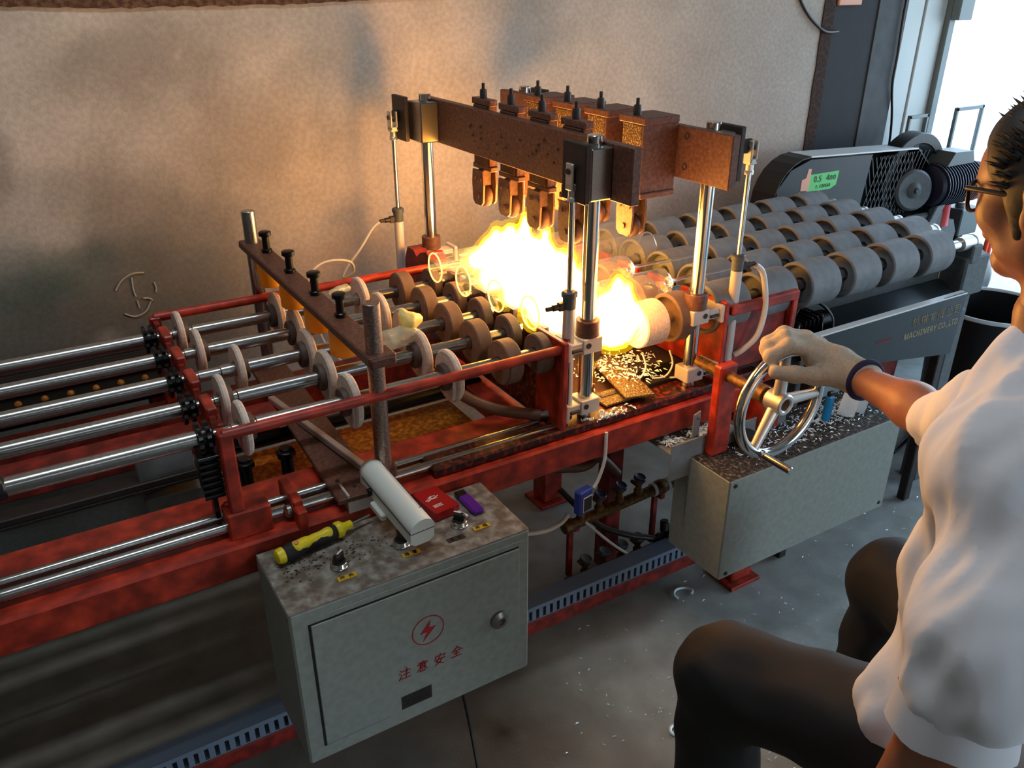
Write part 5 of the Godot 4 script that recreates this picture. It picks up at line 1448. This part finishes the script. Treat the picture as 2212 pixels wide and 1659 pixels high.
# ---------------------------------------------------------------- compressor at the end of the wall
func compressor() -> void:
	var zg := -2.13
	var o := thing("air_compressor", "dark air compressor with a long belt guard at the end of the wall", "air compressor", Vector3(3.0, 0, -2.15))
	var p := []
	for i in 13:
		var a := PI * 0.5 + PI * i / 12.0
		p.append(Vector2(2.60 + cos(a) * 0.175, 0.83 + sin(a) * 0.165))
	p.append(Vector2(3.2, 0.60)); p.append(Vector2(3.36, 0.66)); p.append(Vector2(3.36, 0.88)); p.append(Vector2(3.25, 0.965))
	B(); prism(p, 0.012, Transform3D(Basis(), Vector3(0, 0, zg - 0.1))); D("guard_back", "guard", o)
	# rim band of the guard
	for i in p.size():
		var a: Vector2 = p[i]
		var c: Vector2 = p[(i + 1) % p.size()]
		var m := (a + c) * 0.5
		B(); box(Vector3(m.x, m.y, zg - 0.05), Vector3((c - a).length() + 0.004, 0.006, 0.11), 0.001, Basis(Vector3.BACK, (c - a).angle())); D("guard_band", "white_edge" if i == p.size() - 1 else "guard", o)  # top band coloured white as the bright reflection along its edge
	# front sheet with openings, and mesh over them
	B(); prism([Vector2(2.44, 0.72), Vector2(2.56, 0.665), Vector2(2.92, 0.64), Vector2(2.96, 0.97), Vector2(2.6, 0.985), Vector2(2.5, 0.955), Vector2(2.44, 0.89)], 0.004, Transform3D(Basis(), Vector3(0, 0, zg))); D("guard_sheet", "guard", o)
	for i in 13:
		B(); box(Vector3(2.97 + 0.025 * i, 0.80, zg + 0.002), Vector3(0.004, 0.33, 0.003), 0.0, Basis(Vector3.BACK, 0.35)); D("mesh_wire", "guard", o)
		B(); box(Vector3(2.97 + 0.025 * i, 0.80, zg + 0.004), Vector3(0.004, 0.33, 0.003), 0.0, Basis(Vector3.BACK, -0.35)); D("mesh_wire", "guard", o)
	# flywheel, pump head, motor
	B(); ring(Vector3(3.30, 0.82, zg - 0.09), Vector3(3.30, 0.82, zg - 0.02), 0.20, 0.155, 48, 0.004)
	for k in 5:
		var a := TAU * k / 5.0 + 0.3
		box(Vector3(3.30 + cos(a) * 0.08, 0.82 + sin(a) * 0.08, zg - 0.055), Vector3(0.17, 0.035, 0.03), 0.004, Basis(Vector3.BACK, a))
	D("flywheel", "guard", o)
	for f in [[Vector3(3.235, 0.80, zg + 0.03), 0.085], [Vector3(3.66, 0.79, zg + 0.03), 0.085]]:
		B(); lathe(f[0], Vector3(-0.35, 0.1, 1), [Vector2(-0.09, 0), Vector2(-0.09, 0.05), Vector2(-0.05, f[1]), Vector2(0, f[1]), Vector2(0.008, f[1] - 0.01), Vector2(0.004, 0.035), Vector2(0.01, 0.03), Vector2(0.018, 0.012), Vector2(0.03, 0.01), Vector2(0.03, 0)], 32); D("end_cover", "cast_grey", o)
	B(); cyl(Vector3(3.33, 0.80, zg + 0.02), Vector3(3.63, 0.79, zg - 0.01), 0.085, 24, 0.01)
	for k in 14: ring(Vector3(3.36 + k * 0.018, 0.80, zg + 0.017), Vector3(3.366 + k * 0.018, 0.80, zg + 0.017), 0.095, 0.083, 24, 0.001)
	D("motor", "motor_navy", o)
	B(); prism([Vector2(-0.09, 0), Vector2(0.10, 0), Vector2(0.075, 0.05), Vector2(-0.05, 0.055)], 0.1, Transform3D(Basis(), Vector3(3.48, 0.885, zg - 0.04))); D("terminal_cover", "motor_grey", o)
	B(); bx(3.18, 3.44, 0.46, 0.70, zg - 0.06, zg + 0.06, 0.01); cyl(Vector3(3.26, 0.66, zg + 0.02), Vector3(3.22, 0.52, zg + 0.07), 0.06, 20, 0.008)
	D("pump_block", "guard", o)
	B(); box(Vector3(3.34, 0.64, zg + 0.06), Vector3(0.05, 0.26, 0.03), 0.004, Basis(Vector3.BACK, -0.5)); D("guard_brace", "cast_grey", o)
	B(); prism([Vector2(-0.06, -0.1), Vector2(0.07, -0.1), Vector2(0.085, 0.05), Vector2(0.05, 0.11), Vector2(-0.01, 0.11), Vector2(-0.06, 0.03)], 0.05, Transform3D(Basis(), Vector3(3.49, 0.53, zg))); D("cylinder_casting", "cast_grey", o)
	B(); ring(Vector3(3.50, 0.53, zg + 0.05), Vector3(3.50, 0.53, zg + 0.055), 0.05, 0.044, 24, 0.001); cyl(Vector3(3.49, 0.45, zg + 0.05), Vector3(3.48, 0.45, zg + 0.09), 0.035, 22, 0.002); D("cover_disc", "alu_white", o)
	B(); lathe(Vector3(3.475, 0.62, zg + 0.02), Vector3(0.02, 1, 0), [Vector2(0, 0), Vector2(0, 0.042), Vector2(0.09, 0.036), Vector2(0.1, 0.041), Vector2(0.125, 0.041), Vector2(0.132, 0.035), Vector2(0.132, 0)], 24); D("filter_cup", "filter_red", o)
	B(); bx(3.60, 3.74, 0.55, 0.67, zg - 0.06, zg + 0.05, 0.005); cyl(Vector3(3.65, 0.67, zg), Vector3(3.65, 0.69, zg), 0.02, 12, 0.002); D("pressure_switch", "motor_grey", o)
	B(); tube(smooth_path([Vector3(3.56, 0.47, zg + 0.02), Vector3(3.66, 0.45, zg + 0.03), Vector3(3.74, 0.43, zg + 0.05), Vector3(3.9, 0.41, zg + 0.08)]), 0.025, 12); bx(3.62, 3.66, 0.3, 0.56, zg, zg + 0.04, 0.004); D("black_pipe", "black", o)
	B(); tube(smooth_path([Vector3(3.66, 0.45, zg + 0.06), Vector3(3.73, 0.41, zg + 0.08), Vector3(3.79, 0.43, zg + 0.08), Vector3(3.80, 0.52, zg + 0.08), Vector3(3.82, 0.53, zg + 0.08), Vector3(3.83, 0.44, zg + 0.08)]), 0.011, 10); D("orange_pipe", "orange_pipe", o)
	B(); lathe(Vector3(2.5, 0.34, zg - 0.02), Vector3.RIGHT, [Vector2(0, 0), Vector2(0.01, 0.1), Vector2(0.05, 0.16), Vector2(0.1, 0.18), Vector2(1.25, 0.18), Vector2(1.3, 0.16), Vector2(1.34, 0.1), Vector2(1.35, 0)], 32); D("tank", "guard", o)
	for x in [2.65, 3.65]:
		B(); bx(x - 0.04, x + 0.04, 0.0, 0.22, zg - 0.15, zg + 0.11, 0.006); D("foot", "guard", o)
	B(); bx(2.62, 3.44, 0.50, 0.53, zg - 0.1, zg + 0.07, 0.004); D("mounting_deck", "guard", o)
	# sticker
	var s := Transform3D(Basis(), Vector3(0, 0, zg + 0.0042))
	B(); prism([Vector2(2.60, 0.862), Vector2(2.735, 0.862), Vector2(2.765, 0.875), Vector2(2.772, 0.928), Vector2(2.61, 0.928)], 0.0006, s); D("sticker", "sticker_green", o, "green sticker")
	B(); prism([Vector2(2.565, 0.872), Vector2(2.61, 0.868), Vector2(2.612, 0.95), Vector2(2.595, 0.952), Vector2(2.588, 0.918), Vector2(2.566, 0.914)], 0.0009, s); prism([Vector2(2.54, 0.858), Vector2(2.57, 0.858), Vector2(2.565, 0.868)], 0.0009, s); D("sticker_hand", "sticker_pink", o)
	text("0.5   4no", 0.032, Transform3D(Basis(), Vector3(2.695, 0.908, zg + 0.0052)), "print_green", o, "sticker_lettering")
	text("r. canaa", 0.022, Transform3D(Basis(), Vector3(2.69, 0.88, zg + 0.0052)), "print_green", o, "sticker_lettering")
	# low grey box and dark rag in front of it
	var w := thing("reducer_box", "small grey gear reducer behind the last grey rollers", "gear reducer", Vector3(2.62, 0.70, -2.05))
	B(); prism([Vector2(-0.09, 0), Vector2(0.09, 0), Vector2(0.07, 0.035), Vector2(-0.06, 0.035)], 0.09, Transform3D(Basis(), Vector3(2.62, 0.79, -2.08))); bx(2.52, 2.73, 0.772, 0.79, -2.09, -1.98, 0.003); D("cover", "motor_grey", w)
	B(); bx(2.53, 2.72, 0.69, 0.775, -2.09, -1.985, 0.006); cyl(Vector3(2.70, 0.755, -2.0), Vector3(2.82, 0.725, -1.97), 0.028, 14, 0.008); D("body", "cast_grey", w)
	B(); bx(2.56, 2.6, 0.0, 0.70, -2.07, -2.03, 0.003); bx(2.66, 2.7, 0.0, 0.70, -2.07, -2.03, 0.003); D("stand", "cast_grey", w)

# ---------------------------------------------------------------- worker
func person() -> void:
	var o := thing("person", "person in pale rolled-sleeve shirt, dark trousers and glasses, seated with gloved hand on handwheel", "person", Vector3(1.15, 0, -0.5))
	var C := Vector3(1.149, 1.35, -0.535)
	var f := Vector3(0.1, -0.12, -1).normalized()
	var l := f.cross(Vector3.UP).normalized() * -1.0      # his left, towards the viewer
	var u := l.cross(f) * -1.0
	if u.y < 0: u = -u
	var H := func(a: float, b: float, c: float) -> Vector3: return C + f * a + u * b + l * c
	# --- body: one skin surface
	B()
	var hb := []
	var add := func(a: Vector3, r: float, b: Vector3, r2: float) -> void: hb.append([a, r, b, r2])
	add.call(H.call(-0.025, 0.03, 0), 0.08, H.call(0.025, 0.03, 0), 0.076)
	add.call(H.call(0.045, 0.035, 0.02), 0.05, H.call(0.045, 0.035, -0.02), 0.05)
	for s in [-1.0, 1.0]:
		add.call(H.call(0.045, -0.025, s * 0.026), 0.04, H.call(0.03, -0.06, s * 0.03), 0.034)
		add.call(H.call(-0.005, -0.03, s * 0.045), 0.03, H.call(0.0, -0.07, s * 0.04), 0.026)
		add.call(H.call(0.083, 0.014, s * 0.03), 0.013, H.call(0.089, 0.016, s * 0.012), 0.012)
		add.call(H.call(-0.012, 0.012, s * 0.08), 0.015, H.call(-0.008, -0.02, s * 0.077), 0.01)
		add.call(H.call(0.062, -0.022, s * 0.036), 0.026, H.call(0.062, -0.022, s * 0.036), 0.026)
	add.call(H.call(0.06, -0.09, 0), 0.026, H.call(0.035, -0.085, 0), 0.034)
	add.call(H.call(0.09, 0.006, 0), 0.009, H.call(0.108, -0.026, 0), 0.0125)
	add.call(H.call(0.086, -0.055, 0.012), 0.012, H.call(0.086, -0.055, -0.012), 0.012)
	add.call(H.call(-0.03, -0.05, 0), 0.052, Vector3(1.14, 1.16, -0.49), 0.056)
	field(hb, 0.005, 0.02)
	field([[Vector3(1.14, 1.2, -0.5), 0.052, Vector3(1.14, 1.1, -0.47), 0.062], [Vector3(1.0, 1.06, -0.43), 0.055, Vector3(1.27, 1.06, -0.48), 0.055], [Vector3(1.14, 1.05, -0.46), 0.1, Vector3(1.15, 0.6, -0.36), 0.11],
		[Vector3(1.29, 1.06, -0.49), 0.05, Vector3(1.34, 0.872, -0.70), 0.042], [Vector3(1.34, 0.872, -0.70), 0.0425, Vector3(1.375, 0.87, -0.80), 0.041], [Vector3(1.375, 0.87, -0.80), 0.041, Vector3(1.413, 0.856, -0.957), 0.029],
		[Vector3(0.98, 1.06, -0.43), 0.05, Vector3(0.82, 0.85, -0.34), 0.043], [Vector3(0.82, 0.85, -0.34), 0.046, Vector3(0.815, 0.79, -0.34), 0.047], [Vector3(0.815, 0.79, -0.34), 0.047, Vector3(0.825, 0.615, -0.385), 0.031]], 0.01, 0.03)
	var hl := Vector3(0.825, 0.60, -0.39)
	var fist := [[hl, 0.028, hl + Vector3(0.012, -0.055, -0.03), 0.03]]
	for k in 4:
		var b0 := hl + Vector3(0.012 - 0.012 + 0.016 * k - 0.01, -0.07 + 0.004 * k, -0.045 + 0.004 * k)
		fist.append([b0, 0.0105, b0 + Vector3(0.006, -0.03, -0.012), 0.0098])
		fist.append([b0 + Vector3(0.006, -0.03, -0.012), 0.0098, b0 + Vector3(0.016, -0.048 + 0.004 * absf(k - 1.0), 0.004), 0.0088])
	fist.append([hl + Vector3(0.02, -0.02, 0.01), 0.014, hl + Vector3(0.045, -0.055, -0.01), 0.011])
	fist.append([hl + Vector3(0.045, -0.055, -0.01), 0.011, hl + Vector3(0.055, -0.08, -0.025), 0.0095])
	field(fist, 0.0042, 0.009)
	D("body", "skin", o)
	for s in [-1.0, 1.0]:
		B(); ell(H.call(0.078, 0.0, s * 0.03), Vector3(0.012, 0.008, 0.012)); D("eye", "print_white", o)
	# --- hair
	B()
	field([[H.call(-0.055, -0.01, 0.02), 0.074, H.call(-0.055, -0.01, -0.02), 0.074], [H.call(-0.03, 0.045, 0), 0.084, H.call(0.03, 0.06, 0), 0.066], [H.call(0.03, 0.06, 0.02), 0.06, H.call(0.065, 0.062, -0.0), 0.04], [H.call(-0.01, 0.02, 0.05), 0.04, H.call(0.03, 0.035, 0.042), 0.036], [H.call(-0.01, 0.02, -0.05), 0.04, H.call(0.03, 0.035, -0.042), 0.036], [H.call(0.012, -0.005, 0.068), 0.016, H.call(0.012, -0.045, 0.064), 0.008], [H.call(0.012, -0.005, -0.068), 0.016, H.call(0.012, -0.045, -0.064), 0.008]], 0.006, 0.025)
	for i in 420:
		var th := rng.randf_range(-0.9, 2.2)
		var ph := rng.randf_range(-1.3, 1.3)
		var d := (f * cos(th) * cos(ph) + u * sin(th) * cos(ph) + l * sin(ph)).normalized()
		if d.dot(f) > 0.45 and d.dot(u) < 0.5: continue
		if d.dot(u) < -0.2: continue
		var p: Vector3 = H.call(0.0, 0.035, 0.0) + d * (0.094 + 0.012 * maxf(d.dot(u), 0.0))
		var e := p + (d * 0.6 + f * 0.5 + u * 0.25).normalized() * rng.randf_range(0.006, 0.015)
		lathe(p, e - p, [Vector2(-0.01, 0.0035), Vector2((e - p).length(), 0.0)], 4)
	D("hair", "hair", o)
	# --- glasses
	var gl := Node3D.new()
	gl.name = "glasses"
	o.add_child(gl)
	for s in [-1.0, 1.0]:
		var c := []
		for k in 28:
			var a := TAU * k / 28.0
			c.append(H.call(0.104 - 0.012 * absf(cos(a) + s) * 0.5, -0.004 + 0.02 * signf(sin(a)) * pow(absf(sin(a)), 0.7), s * 0.035 + 0.027 * signf(cos(a)) * pow(absf(cos(a)), 0.7)))
		B(); tube(c, 0.003, 8, true); D("rim", "black", gl)
		B()
		for k in range(1, 27): trif(c[0], c[k], c[k + 1], f)
		D("lens", "lens", gl)
		B(); tube([H.call(0.095, 0.008, s * 0.062), H.call(0.085, 0.01, s * 0.073), H.call(0.03, 0.008, s * 0.082), H.call(-0.02, 0.008, s * 0.086)], 0.0034, 8); D("temple", "black", gl)
	B(); tube([H.call(0.104, 0.004, 0.01), H.call(0.108, 0.007, 0), H.call(0.104, 0.004, -0.01)], 0.003, 8); D("bridge", "black", gl)
	# --- shirt
	var nz := FastNoiseLite.new()
	nz.seed = 12
	nz.frequency = 8.0
	nz.fractal_octaves = 2
	nz.noise_type = FastNoiseLite.TYPE_SIMPLEX_SMOOTH
	B()
	field([[Vector3(1.05, 1.02, -0.44), 0.125, Vector3(1.23, 1.02, -0.47), 0.125], [Vector3(1.08, 0.82, -0.42), 0.148, Vector3(1.21, 0.82, -0.43), 0.148], [Vector3(1.09, 0.64, -0.38), 0.155, Vector3(1.22, 0.64, -0.39), 0.155], [Vector3(1.09, 0.64, -0.38), 0.155, Vector3(1.10, 0.56, -0.42), 0.15],
		[Vector3(1.14, 1.11, -0.47), 0.078, Vector3(1.14, 1.145, -0.475), 0.07], [Vector3(1.12, 1.10, -0.46), 0.07, Vector3(0.97, 1.07, -0.42), 0.078], [Vector3(1.16, 1.10, -0.48), 0.07, Vector3(1.30, 1.07, -0.495), 0.078],
		[Vector3(0.98, 1.07, -0.40), 0.08, Vector3(0.855, 0.90, -0.35), 0.076], [Vector3(0.855, 0.90, -0.35), 0.076, Vector3(0.83, 0.85, -0.345), 0.07],
		[Vector3(1.30, 1.07, -0.495), 0.078, Vector3(1.335, 0.93, -0.64), 0.07], [Vector3(1.335, 0.93, -0.64), 0.07, Vector3(1.345, 0.884, -0.715), 0.058],
		[Vector3(1.04, 0.66, -0.44), 0.07, Vector3(0.975, 0.59, -0.50), 0.05]], 0.009, 0.06, nz, 0.016, Vector3(1, 0.7, 1.5))
	D("shirt", "shirt", o)
	# rolled cuffs
	for c in [[Vector3(0.825, 0.84, -0.344), Vector3(0.82, 0.79, -0.341), 0.067, 0.071], [Vector3(1.347, 0.88, -0.71), Vector3(1.353, 0.876, -0.738), 0.055, 0.057]]:
		B()
		var ax: Vector3 = (c[1] - c[0]).normalized()
		var fr := frame(ax)
		var L: float = (c[1] - c[0]).length()
		for row in [[0.0, 0.0, 1.0, 1.0], [1.0, 1.0, 1.0, 0.88], [1.0, 0.88, 0.1, 0.9]]:
			for k in 36:
				var q := []
				var nn := []
				for e in [[row[0], row[1], k], [row[0], row[1], k + 1], [row[2], row[3], k + 1], [row[2], row[3], k]]:
					var a: float = TAU * e[2] / 36.0
					var rr: float = lerpf(c[2], c[3], e[0]) * (e[1] if e[1] > 0.0 else 0.97) * (1.0 + 0.05 * sin(a * 3.0 + 1.0) + 0.03 * sin(a * 7.0))
					var rd := fr.x * cos(a) + fr.z * sin(a)
					q.append(c[0] + ax * (e[0] * L) + rd * rr)
					nn.append(rd)
				tri(q[0], q[1], q[2], nn[0], nn[1], nn[2]); tri(q[0], q[2], q[3], nn[0], nn[2], nn[3])
		D("cuff", "shirt", o)
	# --- trousers
	nz.frequency = 6.0
	B()
	field([[Vector3(1.09, 0.53, -0.35), 0.125, Vector3(1.23, 0.53, -0.36), 0.125], [Vector3(1.05, 0.52, -0.38), 0.115, Vector3(0.905, 0.475, -0.75), 0.083], [Vector3(0.905, 0.475, -0.75), 0.08, Vector3(0.91, 0.10, -0.755), 0.078],
		[Vector3(1.26, 0.52, -0.40), 0.105, Vector3(1.378, 0.485, -0.755), 0.078], [Vector3(1.378, 0.485, -0.755), 0.076, Vector3(1.385, 0.10, -0.76), 0.07]], 0.011, 0.05, nz, 0.012, Vector3(1, 1, 1))
	D("trousers", "trousers", o)
	for x in [0.90, 1.387]:
		B(); field([[Vector3(x, 0.045, -0.73), 0.04, Vector3(x, 0.036, -0.87), 0.033], [Vector3(x, 0.06, -0.76), 0.045, Vector3(x, 0.1, -0.755), 0.045]], 0.008, 0.02); D("shoe", "black", o)
	# --- knitted glove, five fingers closed on the rim
	B()
	var W := Vector3(1.413, 0.858, -0.957)
	var gb := [[Vector3(1.42, 0.856, -0.94), 0.036, W, 0.037], [W, 0.036, Vector3(1.405, 0.868, -1.0), 0.04], [Vector3(1.405, 0.868, -1.0), 0.038, Vector3(1.392, 0.88, -1.045), 0.034], [Vector3(1.42, 0.862, -1.03), 0.03, Vector3(1.425, 0.876, -1.075), 0.027]]
	var kn := [[Vector3(1.378, 0.893, -1.052), Vector3(1.325, 0.907, -1.066), Vector3(1.287, 0.885, -1.078), Vector3(1.288, 0.86, -1.073)], [Vector3(1.39, 0.9, -1.072), Vector3(1.34, 0.915, -1.09), Vector3(1.302, 0.892, -1.104), Vector3(1.306, 0.865, -1.096)], [Vector3(1.405, 0.898, -1.09), Vector3(1.36, 0.912, -1.113), Vector3(1.326, 0.892, -1.124), Vector3(1.328, 0.868, -1.112)], [Vector3(1.42, 0.888, -1.1), Vector3(1.384, 0.9, -1.128), Vector3(1.356, 0.884, -1.136), Vector3(1.352, 0.865, -1.122)]]
	var rad := [0.0145, 0.0145, 0.0138, 0.0122]
	for k in 4:
		var r: float = rad[k]
		var q: Array = kn[k]
		gb.append([Vector3(1.405, 0.872, -1.03 - 0.012 * k), 0.022, q[0], r * 1.12])
		gb.append([q[0], r * 1.12, q[1], r])
		gb.append([q[1], r, q[2], r * 0.94])
		gb.append([q[2], r * 0.94, q[3], r * 0.82])
	gb.append([Vector3(1.395, 0.852, -0.985), 0.024, Vector3(1.345, 0.857, -1.004), 0.019])
	gb.append([Vector3(1.345, 0.857, -1.004), 0.018, Vector3(1.305, 0.862, -1.025), 0.0165])
	gb.append([Vector3(1.305, 0.862, -1.025), 0.0165, Vector3(1.275, 0.864, -1.05), 0.0145])
	field(gb, 0.0035, 0.012)
	D("glove", "glove", o)
	B()
	var cr := []
	var ad := (Vector3(1.375, 0.87, -0.80) - W).normalized()
	var cf := frame(ad)
	for k in 36:
		var a := TAU * k / 36.0
		cr.append(Vector3(1.416, 0.857, -0.938) + (cf.x * cos(a) + cf.z * sin(a)) * 0.0385)
	tube(cr, 0.007, 10, true); D("glove_cuff", "glove_cuff", o)
	# stool that carries him
	var st := thing("stool", "dark round stool under the seated worker", "stool", Vector3(1.16, 0, -0.33))
	B(); cyl(Vector3(1.16, 0.38, -0.33), Vector3(1.16, 0.415, -0.33), 0.17, 32, 0.01); D("seat", "dark_steel", st)
	for k in 4:
		var a := TAU * k / 4.0 + 0.4
		B(); cyl(Vector3(1.16 + cos(a) * 0.11, 0.385, -0.33 + sin(a) * 0.11), Vector3(1.16 + cos(a) * 0.16, 0, -0.33 + sin(a) * 0.16), 0.012, 10); D("leg", "dark_steel", st)
